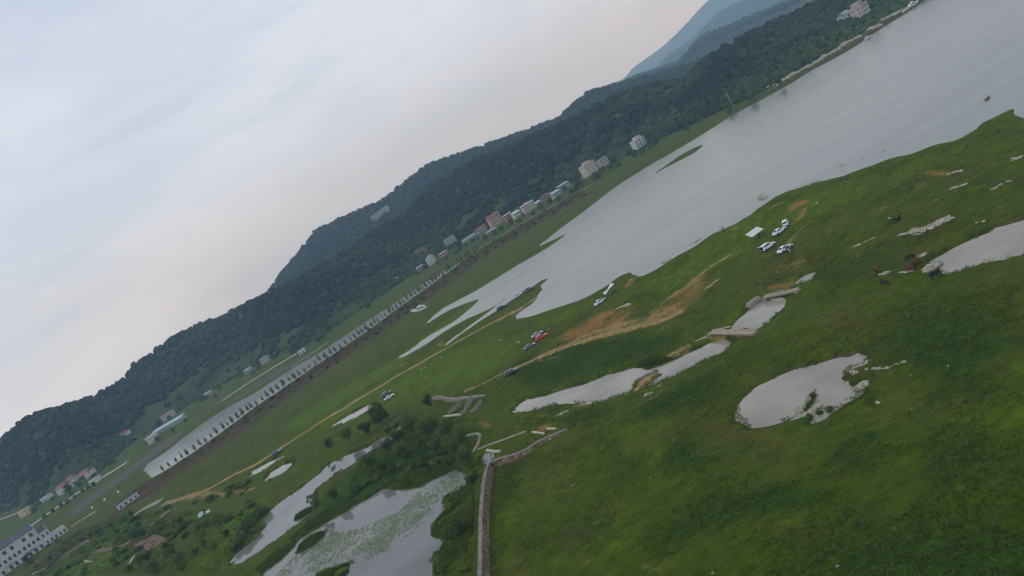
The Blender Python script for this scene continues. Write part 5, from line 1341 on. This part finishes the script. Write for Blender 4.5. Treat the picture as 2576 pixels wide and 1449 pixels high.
def carparts(kind):
    if kind in _carmesh: return _carmesh[kind]
    st, cx0, cx1, rx0, rx1, rz = SH[kind]
    rings = []
    for x, z, w in st:
        zb = .30 if abs(x) < 2.2 else .38
        rings.append([(x, -w*.94, zb), (x, -w, zb+.18), (x, -w, z*.78), (x, -w*.88, z), (x, w*.88, z), (x, w, z*.78), (x, w, zb+.18), (x, w*.94, zb)])
    body = MB().loft(rings)
    zb = 1.0 if kind == 'sedan' else 1.06
    wb, wr = .80, .60
    if kind != 'sedan': wb, wr = .84, .68
    cab = MB().add([(cx0, -wb, zb-.08), (cx1, -wb, zb-.1), (cx1, wb, zb-.1), (cx0, wb, zb-.08), (rx0, -wr, rz-.03), (rx1, -wr, rz-.03), (rx1, wr, rz-.03), (rx0, wr, rz-.03), (rx0+.25, -wr+.1, rz+.03), (rx1-.25, -wr+.1, rz+.03), (rx1-.25, wr-.1, rz+.03), (rx0+.25, wr-.1, rz+.03)],
                   [(0, 1, 5, 4), (1, 2, 6, 5), (2, 3, 7, 6), (3, 0, 4, 7), (4, 5, 9, 8), (5, 6, 10, 9), (6, 7, 11, 10), (7, 4, 8, 11), (8, 9, 10, 11)])
    def lerp(a, c, t): return tuple(a[i]+(c[i]-a[i])*t for i in range(3))
    def quad(a, b_, c, d, lo, hi, l0, l1, off):
        p = []
        for v_, u_ in ((lo, l0), (lo, l1), (hi, l1), (hi, l0)):
            p.append(tuple(lerp(lerp(a, b_, u_), lerp(d, c, u_), v_)[i]+off[i] for i in range(3)))
        return p
    A = [(cx0, -wb, zb-.08), (cx1, -wb, zb-.1), (rx1, -wr, rz-.03), (rx0, -wr, rz-.03)]
    def mir(p): return [(x, -y, z) for x, y, z in p][::-1]
    sideq = quad(*A, .16, .9, .12, .88, (0, -.015, .012))
    wind = quad((cx1, -wb, zb-.1), (cx1, wb, zb-.1), (rx1, wr, rz-.03), (rx1, -wr, rz-.03), .1, .93, .07, .93, (.02, 0, .015))
    rear = quad((cx0, wb, zb-.08), (cx0, -wb, zb-.08), (rx0, -wr, rz-.03), (rx0, wr, rz-.03), .2, .9, .1, .9, (-.02, 0, .015))
    ff = [(0, 1, 2, 3)]
    Wx = 1.42 if kind != 'pickup' else 1.55
    L_ = st[-1][0]
    out = dict(body=body, cab=cab, sideL=MB().add(mir(sideq), ff), sideR=MB().add(sideq, ff), wind=MB().add(wind, ff), rear=MB().add(rear, ff),
               wheel=MB().tube((0, -.115, 0), (0, .115, 0), .335, .335, 16), rim=MB().tube((0, -.125, 0), (0, .125, 0), .2, .2, 12),
               arch=MB().tube((0, -.02, 0), (0, .02, 0), .40, .40, 16), Wx=Wx, L=L_, kind=kind)
    for k in ('sideL', 'sideR', 'wind', 'rear'): out[k] = out[k].mesh('window', m_cglass)
    out['wheel'] = out['wheel'].mesh('wheel', m_tyre); out['rim'] = out['rim'].mesh('rim', m_rim); out['arch'] = out['arch'].mesh('wheel_arch', m_trim)
    out['hl'] = MB().box(-.04, .06, -.17, .17, -.07, .07).mesh('headlight', m_lampw); out['tl'] = MB().box(-.06, .04, -.15, .15, -.08, .08).mesh('tail_light', m_lampr)
    out['bump'] = MB().box(-.06, .06, -.62, .62, -.1, .1).mesh('bumper', m_trim)
    out['mir'] = MB().box(-.08, .08, -.11, .11, -.07, .07).mesh('mirror', m_trim)
    _carmesh[kind] = out
    return out
_paintmesh = {}
def car(label, px, py, yaw, colr, kind='sedan', hatch=False, doors=False, boot=False):
    c = carparts(kind); p = on(px, py)
    t = thing('car', label, 'car', (p[0], p[1], p[2]+.02), R(yaw))
    key = (kind, colr)
    if key not in _paintmesh: _paintmesh[key] = (c['body'].mesh('body', paint(colr)), c['cab'].mesh('cabin', paint(colr)))
    link('body', _paintmesh[key][0], t); cb = link('cabin', _paintmesh[key][1], t)
    link('side_window', c['sideL'], cb); link('side_window', c['sideR'], cb); link('windscreen', c['wind'], cb); link('rear_window', c['rear'], cb)
    for sx in (-1, 1):
        for sy in (-1, 1):
            w = link('wheel', c['wheel'], t, (sx*c['Wx'], sy*.81, .335)); link('rim', c['rim'], w)
            link('wheel_arch', c['arch'], t, (sx*c['Wx'], sy*.885, .37))
    hi = .72 if kind == 'sedan' else .84
    for sy in (-1, 1):
        link('headlight', c['hl'], t, (c['L']-.16, sy*.58, hi-.06)); link('tail_light', c['tl'], t, (-c['L']+.08, sy*.62, hi+.08)); link('mirror', c['mir'], t, (.85, sy*.98, hi+.35))
    link('bumper', c['bump'], t, (c['L']-.02, 0, .42)); link('bumper', c['bump'], t, (-c['L']+.02, 0, .45))
    if hatch:
        MB().add([(-2.0, -.68, 1.68), (-2.0, .68, 1.68), (-3.0, .66, 2.0), (-3.0, -.66, 2.0), (-2.0, -.68, 1.60), (-2.0, .68, 1.60), (-3.0, .66, 1.92), (-3.0, -.66, 1.92)], [(0, 1, 2, 3), (7, 6, 5, 4), (0, 3, 7, 4), (1, 5, 6, 2), (3, 2, 6, 7), (0, 4, 5, 1)]).obj('tailgate', paint(colr), t)
        MB().box(-2.36, -2.24, -.66, .66, .72, 1.5).obj('boot_opening', m_trim, t)
    if doors:
        for x0, sgn in ((.35, -1), (-.65, -1)):
            a = R(55); x1, y1 = x0-math.cos(a)*.95+.5, -.92-math.sin(a)*.95
            MB().add([(x0+.4, -.93, .38), (x1, y1, .38), (x1, y1, 1.05), (x0+.4, -.93, 1.05), (x0+.45, -.99, .38), (x1+.06, y1-.05, .38), (x1+.06, y1-.05, 1.05), (x0+.45, -.99, 1.05)], [(0, 1, 2, 3), (7, 6, 5, 4), (3, 2, 6, 7), (0, 4, 5, 1), (1, 5, 6, 2), (0, 3, 7, 4)]).obj('door', paint(colr), t)
        MB().box(-.55, .65, -.915, -.905, .42, 1.0).obj('door_opening', m_trim, t)
    if kind == 'pickup': MB().box(-2.42, -1.1, -.76, .76, .98, 1.035).obj('cargo_bed', m_trim, t)
    return t
car('white sedan parked with its tail to the near left, second from the canopy', 1963, 586, 14, 'white', 'sedan')
car('white box-shaped car seen from behind at the top of the parked group', 1979, 566, 62, 'white', 'suv')
car('white hatchback with its tailgate raised open', 1934, 625, 16, 'white', 'suv', hatch=True)
car('white car with its side doors standing open', 1977, 630, 14, 'white', 'sedan', doors=True)
car('white sedan near the butterfly tarp by the inlet', 1511, 763, 28, 'white', 'sedan')
car('grey sedan parked alone below the red car', 1335, 875, 4, 'grey', 'sedan')
car('bright red hatchback parked beside a silver car', 1365, 852, 6, 'red', 'suv')
car('silver sedan half hidden behind the red car', 1354, 845, 6, 'silver', 'sedan')
car('black off-road car on the dirt track', 1289, 940, -2, 'black', 'suv')
car('dark blue car above the white one by the big round tree', 975, 994, 10, 'blue', 'suv')
car('white car next to the dark blue car by the big round tree', 981, 1002, 14, 'white', 'sedan')
car('dark car beside the narrow puddle', 699, 1142, 8, 'blue', 'suv')
car('white car at the water edge of the spit', 1306, 746, 10, 'white', 'suv')
car('dark grey car at the tip of the spit', 1331, 731, 8, 'grey', 'suv')
car('black car between the thin channel and the dirt track', 1263, 777, 12, 'black', 'suv')

# ------------------------------------------------------------------ people
m_skin = M('skin', (.42, .26, .18), .6, var=.06); m_hair = M('black_hair', (.012, .011, .010), .6, var=.2)
def cloth(nm, c): return M(nm + '_cloth', c, .9, var=.1, scale=6)
CL = {'white': (.6, .6, .6), 'black': (.02, .02, .022), 'navy': (.03, .04, .08), 'blue': (.36, .52, .58), 'grey': (.22, .22, .23), 'tan': (.3, .22, .14), 'red': (.4, .05, .04)}
def skinmesh(name, verts, edges, radii, root=0, sub=1):
    me = bpy.data.meshes.new(name); me.from_pydata(verts, edges, []); me.update()
    o = bpy.data.objects.new(name + '_rig', me); col.objects.link(o)
    m = o.modifiers.new('skin', 'SKIN'); m.use_smooth_shade = True
    for i, r in enumerate(radii): me.skin_vertices[0].data[i].radius = (r, r) if not isinstance(r, tuple) else r
    for i in range(len(verts)): me.skin_vertices[0].data[i].use_root = (i == root)
    s = o.modifiers.new('sub', 'SUBSURF'); s.levels = sub; s.render_levels = sub
    dg = bpy.context.evaluated_depsgraph_get(); dg.update()
    out = bpy.data.meshes.new_from_object(o.evaluated_get(dg)); out.name = name
    bpy.data.objects.remove(o); bpy.data.meshes.remove(me)
    return out
def person_mesh(pose):
    if pose == 'stand':
        J = dict(pel=(0, 0, .94), wai=(0, 0, 1.10), che=(.02, 0, 1.30), nek=(.02, 0, 1.46), hed=(.04, 0, 1.56), top=(.04, 0, 1.68))
        for s, q in (('l', 1), ('r', -1)):
            J['hip'+s] = (0, q*.09, .90); J['kne'+s] = (.03*q, q*.10, .50); J['ank'+s] = (.03*q-.02, q*.10, .08); J['toe'+s] = (.03*q+.14, q*.11, .04)
            J['sho'+s] = (.01, q*.18, 1.40); J['elb'+s] = (.02, q*.25, 1.12); J['wri'+s] = (.14, q*.22, .90); J['han'+s] = (.18, q*.20, .82)
    elif pose == 'bend':
        J = dict(pel=(0, 0, .88), wai=(.14, 0, 1.0), che=(.34, 0, 1.10), nek=(.48, 0, 1.16), hed=(.58, 0, 1.16), top=(.68, 0, 1.14))
        for s, q in (('l', 1), ('r', -1)):
            J['hip'+s] = (0, q*.09, .85); J['kne'+s] = (.10, q*.11, .46); J['ank'+s] = (0, q*.11, .08); J['toe'+s] = (.15, q*.12, .04)
            J['sho'+s] = (.42, q*.18, 1.10); J['elb'+s] = (.50, q*.20, .84); J['wri'+s] = (.60, q*.16, .62); J['han'+s] = (.64, q*.15, .55)
    else:  # sit (seat .42)
        J = dict(pel=(0, 0, .50), wai=(0, 0, .66), che=(.03, 0, .86), nek=(.06, 0, 1.02), hed=(.09, 0, 1.12), top=(.10, 0, 1.24))
        for s, q in (('l', 1), ('r', -1)):
            J['hip'+s] = (.04, q*.10, .48); J['kne'+s] = (.44, q*.14, .50); J['ank'+s] = (.46, q*.14, .08); J['toe'+s] = (.60, q*.15, .04)
            J['sho'+s] = (.03, q*.18, .96); J['elb'+s] = (.12, q*.24, .70); J['wri'+s] = (.34, q*.16, .62); J['han'+s] = (.42, q*.13, .60)
    E_ = [('pel', 'wai'), ('wai', 'che'), ('che', 'nek'), ('nek', 'hed'), ('hed', 'top')]
    rad = dict(pel=.135, wai=.12, che=.145, nek=.055, hed=.10, top=.07)
    V_ = dict(J)
    for s, q in (('l', 1), ('r', -1)):
        E_ += [('pel', 'hip'+s), ('hip'+s, 'kne'+s), ('kne'+s, 'ank'+s), ('ank'+s, 'toe'+s), ('che', 'sho'+s), ('sho'+s, 'elb'+s), ('elb'+s, 'wri'+s), ('wri'+s, 'han'+s)]
        rad.update({'hip'+s: .095, 'kne'+s: .06, 'ank'+s: .042, 'toe'+s: .035, 'sho'+s: .065, 'elb'+s: .042, 'wri'+s: .030, 'han'+s: .036})
        w, h = Vector(J['wri'+s]), Vector(J['han'+s]); d = (h-w).normalized(); sd = d.cross(Vector((1, 0, .2))).normalized()
        for k in range(5):
            off = (k-1.5)*.018 if k < 4 else .045*q; ln = (.07, .085, .08, .06, .04)[k]
            V_[f'f{k}{s}'] = tuple(h+sd*off+d*ln); E_.append(('han'+s, f'f{k}{s}')); rad[f'f{k}{s}'] = .009
    keys = list(V_); ix = {k: i for i, k in enumerate(keys)}
    me = skinmesh('body', [V_[k] for k in keys], [(ix[a], ix[b_]) for a, b_ in E_], [rad[k] for k in keys], ix['pel'], 1)
    return me, J
_pm = {}
def person(label, px, py, yaw, top, bottom, pose='stand', z=0.0, pos=None, scale=1.0):
    if pose not in _pm: _pm[pose] = person_mesh(pose)
    me0, J = _pm[pose]; me = me0.copy(); me.materials.clear()
    for m in (m_skin, cloth(top, CL[top]), cloth(bottom, CL[bottom]), m_trim): me.materials.append(m)
    nek, pel, sh = Vector(J['nek']), Vector(J['pel']), J
    idx = []
    segs = [('pel', 'wai', 1), ('wai', 'che', 1), ('che', 'nek', 1), ('nek', 'hed', 0), ('hed', 'top', 0)]
    for s in 'lr': segs += [('pel', 'hip'+s, 2), ('hip'+s, 'kne'+s, 2), ('kne'+s, 'ank'+s, 2), ('ank'+s, 'toe'+s, 3), ('che', 'sho'+s, 1), ('sho'+s, 'elb'+s, 1), ('elb'+s, 'wri'+s, 0), ('wri'+s, 'han'+s, 0)]
    for p in me.polygons:
        c = Vector(p.center); best = (9, 0)
        for a, b_, k in segs:
            A, B = Vector(J[a]), Vector(J[b_]); u = max(0, min(1, (c-A).dot(B-A)/(B-A).length_squared)); d = (c-(A+(B-A)*u)).length
            if d < best[0]: best = (d, k)
        idx.append(best[1])
    me.polygons.foreach_set('material_index', np.array(idx, dtype=np.int32))
    p = pos if pos is not None else on(px, py)
    t = thing('person', label, 'person', (p[0], p[1], p[2]+z), R(yaw)); t.scale = (scale,)*3
    bo = link('body', me, t)
    hd = Vector(J['hed']).lerp(Vector(J['top']), .45); v, f = ico1; vv = v*np.array([.115, .105, .12])+np.array(hd)+np.array([-.018, 0, .035])
    keep = [q for q in f if not (np.mean(vv[q][:, 0]) > hd[0]+.045 and np.mean(vv[q][:, 2]) < hd[2]+.06) and np.mean(vv[q][:, 2]) > hd[2]-.07]
    link('hair', fastmesh('hair', vv, np.array(keep), m_hair, True), t)
    fc = MB()
    for q in (-1, 1): fc.box(hd[0]+.088, hd[0]+.10, q*.035-.012, q*.035+.012, hd[2]-.01, hd[2]+.008)
    fc.box(hd[0]+.082, hd[0]+.092, -.022, .022, hd[2]-.072, hd[2]-.062); fc.obj('eyes_and_mouth', m_trim, t)
    MB().add([(hd[0]+.09, -.014, hd[2]-.04), (hd[0]+.09, .014, hd[2]-.04), (hd[0]+.118, 0, hd[2]-.038), (hd[0]+.092, 0, hd[2]+.005)], [(0, 1, 2), (0, 2, 3), (1, 3, 2)]).obj('nose', m_skin, t)
    return t
person('person in white top and black trousers standing behind the motorcycle', 2244, 562, 10, 'white', 'black')
person('person in light blue bending beside the car with open doors', 1990, 635, 120, 'blue', 'blue', 'bend')
person('person in white standing at the lake edge, left of the pair', 1815, 584, 100, 'white', 'grey')
person('person in black standing at the lake edge, right of the pair', 1822, 582, 80, 'black', 'black')
person('dark figure sitting on the spit between the two cars', 1316, 738, 90, 'black', 'navy', 'bend')
person('person with white cap colours wading in the little weir pool', 1238, 1152, 200, 'white', 'navy', 'bend', z=.0)
person('person in white walking in the lower left garden', 486, 1392, 40, 'white', 'navy')
person('smaller person behind the one walking in the garden', 495, 1383, 220, 'white', 'grey', scale=.85)
ang = on(2134, 459)
person('angler sitting on a stool at the lake shore', 0, 0, 105, 'black', 'grey', 'sit', pos=ang)
t = thing('camp_stool', 'small stool under the angler at the lake shore', 'stool', ang, R(105)); MB().box(-.2, .22, -.2, .2, .36, .40).obj('seat', cloth('white', CL['white']), t)
for sx in (-1, 1):
    for sy in (-1, 1): MB().tube((sx*.17, sy*.17, 0), (sx*.12, sy*.12, .37), .015).obj('leg', m_greyroof, t)
b_ = on(2137, 452); t = thing('fishing_rod', 'long fishing rod leaning out over the lake', 'fishing rod', b_, R(100)); MB().tube((0, 0, .3), (2.8, 0, 1.8), .02, .006, 5).obj('rod', m_trim, t); MB().tube((.3, 0, .38), (.3, .08, .36), .05).obj('reel', m_greyroof, t)

# motorcycle with rider
mp = on(2261, 556); mt = thing('motorcycle', 'black touring motorcycle with panniers standing in the pasture', 'motorcycle', mp, R(8))
for x in (-.75, .75):
    ring = []
    tm_ = MB()
    for i in range(14):
        a0_, a1_ = 2*math.pi*i/14, 2*math.pi*(i+1)/14
        tm_.tube((x+.27*math.cos(a0_), 0, .33+.27*math.sin(a0_)), (x+.27*math.cos(a1_), 0, .33+.27*math.sin(a1_)), .06, .06, 6)
    w_ = tm_.obj('wheel', m_tyre, mt); MB().tube((x, -.05, .33), (x, .05, .33), .2, .2, 10).obj('hub', m_rim, w_)
MB().profile([(-.75, .55), (-.2, .35), (.35, .35), (.5, .75), (.25, .95), (-.1, .82), (-.8, .85)], -.14, .14).obj('frame_body', m_trim, mt)
MB().profile([(-.75, .83), (-.1, .80), (-.05, .88), (-.75, .95)], -.15, .15).obj('seat', m_trim, mt)
MB().profile([(.5, .75), (.62, .8), (.5, 1.25), (.38, 1.1)], -.22, .22).obj('windshield', m_cglass, mt)
MB().tube((.45, -.38, 1.05), (.45, .38, 1.05), .025).obj('handlebar', m_greyroof, mt)
MB().tube((.45, -.08, 1.0), (.75, -.08, .33), .03).tube((.45, .08, 1.0), (.75, .08, .33), .03).obj('fork', m_rim, mt)
for q in (-1, 1): MB().box(-.95, -.45, q*.2-.1, q*.2+.1, .45, .85).obj('pannier', M('pannier_grey', (.05, .05, .055), .5), mt)
MB().box(-1.05, -.7, -.2, .2, .95, 1.25).obj('top_case', m_trim, mt)
person('person in black standing on the far side of the motorcycle', 2266, 548, 190, 'black', 'black')

# ------------------------------------------------------------------ cattle
def cow_mesh(graze):
    J = dict(rump=(-.80, 0, 1.18), hipc=(-.55, 0, 1.16), mid=(0, 0, 1.08), sho=(.55, 0, 1.12), nb=(.80, 0, 1.18))
    if graze: J.update(n2=(1.02, 0, .85), hd=(1.16, 0, .52), mu=(1.24, 0, .22))
    else: J.update(n2=(1.08, 0, 1.32), hd=(1.28, 0, 1.40), mu=(1.58, 0, 1.22))
    rad = dict(rump=.24, hipc=.34, mid=.42, sho=.36, nb=.24, n2=.17, hd=.15, mu=.085)
    E_ = [('rump', 'hipc'), ('hipc', 'mid'), ('mid', 'sho'), ('sho', 'nb'), ('nb', 'n2'), ('n2', 'hd'), ('hd', 'mu')]
    for s, q in (('l', 1), ('r', -1)):
        st = .08*q
        J.update({'ht'+s: (-.62, q*.20, .95), 'hk'+s: (-.46+st, q*.20, .68), 'hh'+s: (-.70+st, q*.19, .42), 'hf'+s: (-.64+st, q*.19, .05), 'fs'+s: (.52, q*.18, .88), 'fk'+s: (.54-st, q*.17, .45), 'ff'+s: (.52-st, q*.17, .05)})
        rad.update({'ht'+s: .19, 'hk'+s: .11, 'hh'+s: .07, 'hf'+s: .06, 'fs'+s: .15, 'fk'+s: .075, 'ff'+s: .06})
        E_ += [('hipc', 'ht'+s), ('ht'+s, 'hk'+s), ('hk'+s, 'hh'+s), ('hh'+s, 'hf'+s), ('sho', 'fs'+s), ('fs'+s, 'fk'+s), ('fk'+s, 'ff'+s)]
        hd = Vector(J['hd']); J['ear'+s] = tuple(hd+Vector((-.06, q*.26, .06))); rad['ear'+s] = .03; E_.append(('hd', 'ear'+s))
    J['t1'] = (-.98, 0, 1.05); J['t2'] = (-1.02, 0, .6); rad['t1'] = .05; rad['t2'] = .035; E_ += [('rump', 't1'), ('t1', 't2')]
    keys = list(J); ix = {k: i for i, k in enumerate(keys)}
    return skinmesh('body', [J[k] for k in keys], [(ix[a], ix[c]) for a, c in E_], [rad[k] for k in keys], ix['mid'], 1), J
_cm = {}
def cow(label, px, py, yaw, mat, graze=True, s=1.0):
    if graze not in _cm: _cm[graze] = cow_mesh(graze)
    me0, J = _cm[graze]; me = me0.copy(); me.materials.clear(); me.materials.append(mat)
    p = on(px, py); t = thing('cow', label, 'cow', p, R(yaw)); t.scale = (s,)*3; link('body', me, t)
    hd = Vector(J['hd'])
    for q in (-1, 1): MB().tube(hd+Vector((-.04, q*.09, .12)), hd+Vector((.0, q*.24, .26)), .03, .01, 6).obj('horn', M('horn', (.4, .36, .28), .5), t)
m_cowr = M('red_brown_hide', (.13, .045, .020), .8, var=.2, scale=3); m_cowd = M('dark_brown_hide', (.05, .022, .013), .8, var=.2, scale=3); m_cowb = M('black_hide', (.012, .012, .012), .7, var=.2, scale=3)
cow('bright red-brown cow furthest left, seen from behind', 2209, 687, 70, m_cowr, True, .95)
cow('dark brown cow at the top of the herd', 2294, 655, 150, m_cowd, True, .95)
cow('red-brown cow in the middle of the herd', 2291, 682, 80, m_cowr, True)
cow('dark brown cow standing sideways near the pond tip', 2311, 673, 10, m_cowd, True)
cow('brown cow facing the camera beside the low rocks', 2226, 718, -70, m_cowd, True, .9)
cow('black cow walking at the edge of the upper pond', 2355, 701, 0, m_cowb, True, 1.05)

# ------------------------------------------------------------------ canopies and camp things
m_fab = M('white_canvas', (.62, .60, .57), .85, var=.05); m_fab2 = M('blue_tarp', (.40, .48, .51), .7, var=.15)
cp = on(1906, 600); t = thing('canopy', 'white rectangular sun canopy beside the parked white cars', 'canopy', cp, R(16))
MB().add([(-2.4, -1.3, 1.75), (2.4, -1.3, 1.75), (2.4, 1.2, 2.75), (-2.4, 1.2, 2.75), (-2.4, -1.3, 1.80), (2.4, -1.3, 1.80), (2.4, 1.2, 2.80), (-2.4, 1.2, 2.80)], [(3, 2, 1, 0), (4, 5, 6, 7), (0, 1, 5, 4), (1, 2, 6, 5), (2, 3, 7, 6), (3, 0, 4, 7)]).obj('canvas', m_fab, t)
for x in (-2.3, 2.3):
    for y, h in ((-1.25, 1.75), (1.15, 2.74)): MB().tube((x, y, 0), (x, y, h), .03).obj('pole', m_greyroof, t)
cp2 = on(1538, 741); t = thing('canopy', 'white butterfly-shaped tarp near the lake inlet', 'canopy', cp2, R(28))
MB().add([(-2.6, -1.0, 1.5), (-2.6, .6, 2.2), (0, -.25, 2.1), (0, .25, 2.2), (2.6, -1.0, 2.6), (2.6, .9, 3.3)], [(0, 2, 3, 1), (2, 4, 5, 3), (1, 3, 2, 0), (3, 5, 4, 2)]).obj('canvas', m_fab, t)
for x, y, h in ((-2.55, -.2, 1.85), (0, 0, 2.12), (2.55, 0, 2.95)): MB().tube((x, y, 0), (x, y, h), .03).obj('pole', m_greyroof, t)
def table(label, x, y, z, yaw):
    t = thing('camp_table', label, 'table', (x, y, z), yaw); MB().box(-.6, .6, -.35, .35, .62, .66).obj('top', m_trim, t)
    for sx in (-1, 1):
        for sy in (-1, 1): MB().tube((sx*.5, sy*.28, 0), (sx*.5, sy*.28, .62), .02).obj('leg', m_greyroof, t)
def chair(label, x, y, z, yaw, c, group=None):
    t = thing('camp_chair', label, 'chair', (x, y, z), yaw, group); MB().box(-.25, .25, -.25, .25, .40, .44).obj('seat', c, t); MB().add([(-.25, -.25, .44), (-.25, .25, .44), (-.42, .25, .92), (-.42, -.25, .92)], [(0, 1, 2, 3), (3, 2, 1, 0)]).obj('backrest', c, t)
    for sx in (-1, 1):
        for sy in (-1, 1): MB().tube((sx*.22, sy*.22, 0), (sx*.22, sy*.22, .4), .015).obj('leg', m_greyroof, t)
table('dark folding table under the white rectangular canopy', cp[0]+.4, cp[1]-1.0, cp[2], R(16)); table('dark folding table under the butterfly tarp', cp2[0]+.2, cp2[1]-.8, cp2[2], R(28))
for i, (dx, dy) in enumerate([(-.9, -1.2), (-.3, -2.0), (1.4, -1.4), (.9, .0)]): chair('dark camp chair under the white rectangular canopy', cp[0]+dx, cp[1]+dy, cp[2], i*1.7, m_trim, 'chairs under the rectangular canopy')
for i, (dx, dy) in enumerate([(-1.0, -1.0), (.2, -1.8), (1.4, -1.2)]): chair('dark camp chair under the butterfly tarp', cp2[0]+dx, cp2[1]+dy, cp2[2], i*2.0, m_trim, 'chairs under the butterfly tarp')
for i, (x, y) in enumerate([(1914, 593), (1922, 590)]):
    p = on(x, y); chair(('tan camp chair closest to the canopy', 'tan camp chair further from the canopy')[i], p[0], p[1], p[2], 1+i, cloth('tan', CL['tan']))
for i, (x, y) in enumerate([(1374, 835), (1381, 830), (1388, 826)]):
    p = on(x, y); chair(('grey camp chair nearest the silver car', 'grey camp chair in the middle of the row behind the red car', 'grey camp chair furthest from the red car')[i], p[0], p[1], p[2], 1+i*1.3, (cloth('grey', CL['grey']), m_fab, m_trim)[i])
tp = on(1384, 828); table('pale camp table beyond the red car', tp[0], tp[1]+1.5, tp[2], .4)
for lb, x, y, sz in (('pale blue tarp tent on the left of the pair in the lower field', 508, 1297, 1.0), ('smaller pale blue tarp on the right of the pair', 524, 1289, .7)):
    t = thing('tent', lb, 'tent', on(x, y), R(20)); s = sz*1.5
    MB().add([(-s, -s*.8, 0), (s, -s*.8, 0), (s*.9, s*.8, 0), (-s*.9, s*.8, 0), (-s*.6, 0, s*.9), (s*.6, 0, s*.95)], [(0, 1, 5, 4), (1, 2, 5), (2, 3, 4, 5), (3, 0, 4)]).obj('canvas', m_fab2, t)
    for q in (-1, 1): MB().tube((q*s*.6, 0, 0), (q*s*.6, 0, s*.98), .03).obj('pole', m_greyroof, t)

# ------------------------------------------------------------------ boats
def boat(label, px, py, yaw, L_, roll=0.0, pitch=0.0, cabin=True, hullm=None):
    p = on(px, py); t = thing('boat', label, 'boat', (p[0], p[1], max(p[2], .05)), R(yaw)); t.rotation_euler = (R(roll), R(pitch), R(yaw)); k = L_/10; m = m_frame
    rings = []
    for x, w, zb, zt in [(-5, 1.35, .1, 1.2), (-2, 1.6, 0, 1.2), (1.5, 1.5, 0, 1.35), (3.6, .95, .15, 1.6), (5, .06, .9, 1.9)]:
        rings.append([(x*k, -w*k, zt*k), (x*k, -w*.75*k, (zb+.25)*k), (x*k, 0, zb*k), (x*k, w*.75*k, (zb+.25)*k), (x*k, w*k, zt*k)])
    MB().loft(rings).obj('hull', hullm or M('white_hull', (.66, .64, .60), .5, var=.1), t)
    if cabin:
        c = MB().box(-3.2*k, 1.8*k, -1.15*k, 1.15*k, 1.2*k, 2.5*k, tx=.35*k, ty=.15*k).obj('cabin', M('white_hull'), t)
        for s in (-1, 1):
            for i in range(4): MB().box((-2.6+i*1.05)*k, (-1.8+i*1.05)*k, s*1.1*k-.05, s*1.1*k+.05, 1.6*k, 2.15*k).obj('window', m_glass, c)
        MB().box(-2.6*k, .9*k, -1.2*k, 1.2*k, 2.5*k, 2.62*k).obj('roof', M('white_hull'), t); MB().box(-1.0*k, .4*k, -.6*k, .6*k, 2.62*k, 3.3*k, tx=.2*k).obj('wheelhouse', M('white_hull'), t)
    MB().tube((3.0*k, 0, 1.6*k), (4.8*k, 0, 2.5*k), .05*k).tube((4.8*k, 0, 1.9*k), (4.8*k, 0, 2.5*k), .05*k).obj('bow_rail', m_greyroof, t)
    MB().box(-4.9*k, -3.3*k, -1.2*k, 1.2*k, 1.1*k, 1.25*k).obj('stern_deck', m_greyroof, t)
    return t
boat('white cabin boat lying aground on the levee foot', 1058, 782, 168, 12.5, 0, -14)
_sa, _sb = D(2107, 142), D(2257, 47); _sy = math.degrees(math.atan2(_sb[1]-_sa[1], _sb[0]-_sa[0]))
boat('white boat moored at the rocky far shore', 2184, 97, _sy, 7); boat('small white boat at the start of the rocky shore', 1956, 214, _sy + 30, 4)
boat('long low white boat moored furthest up the far shore', 2300, 18, _sy, 11); boat('white work boat next to the long low one', 2280, 31, _sy, 6)
boat('tiny dark punt drifting on the lake', 2492, 265, 30, 3, cabin=False, hullm=m_door)
# rocky far shore under the woods
for i, (x, y) in enumerate([(1915,214),(1935,208),(1955,200),(1975,192),(1990,182),(2005,176),(2022,166),(2040,158),(2060,146),(2080,134),(2098,124),(2115,112),(2130,100),(2150,92),(2230,40),(2250,30),(2270,18),(2200,62)]):
    outcrop('pale broken rock face at the far waterline under the woods', [(x, y + 14), (x + 14, y + 6)], 9, .8, 2.0, 1.5, 1.1)['group'] = 'rock faces along the far shore'

# ------------------------------------------------------------------ tell look-alikes apart by their place in the row
from collections import defaultdict
bpy.context.view_layer.update()
_inv = cam.matrix_world.inverted()
_gr = defaultdict(list)
for o in scene.objects:
    if o.parent is None and 'group' in o and 'label' in o:
        c = _inv @ o.matrix_world.translation
        _gr[(o['group'], o['label'])].append((-c.x / c.z if c.z else 0, o.name))
def nth(i): return '%d%s' % (i, 'th' if 10 <= i % 100 <= 20 else {1: 'st', 2: 'nd', 3: 'rd'}.get(i % 10, 'th'))
for (g, lb), lst in _gr.items():
    if 1 < len(lst) <= 80:
        for i, (_, nm) in enumerate(sorted(lst)):
            bpy.data.objects[nm]['label'] = lb + ', ' + nth(i + 1) + ' from the left'
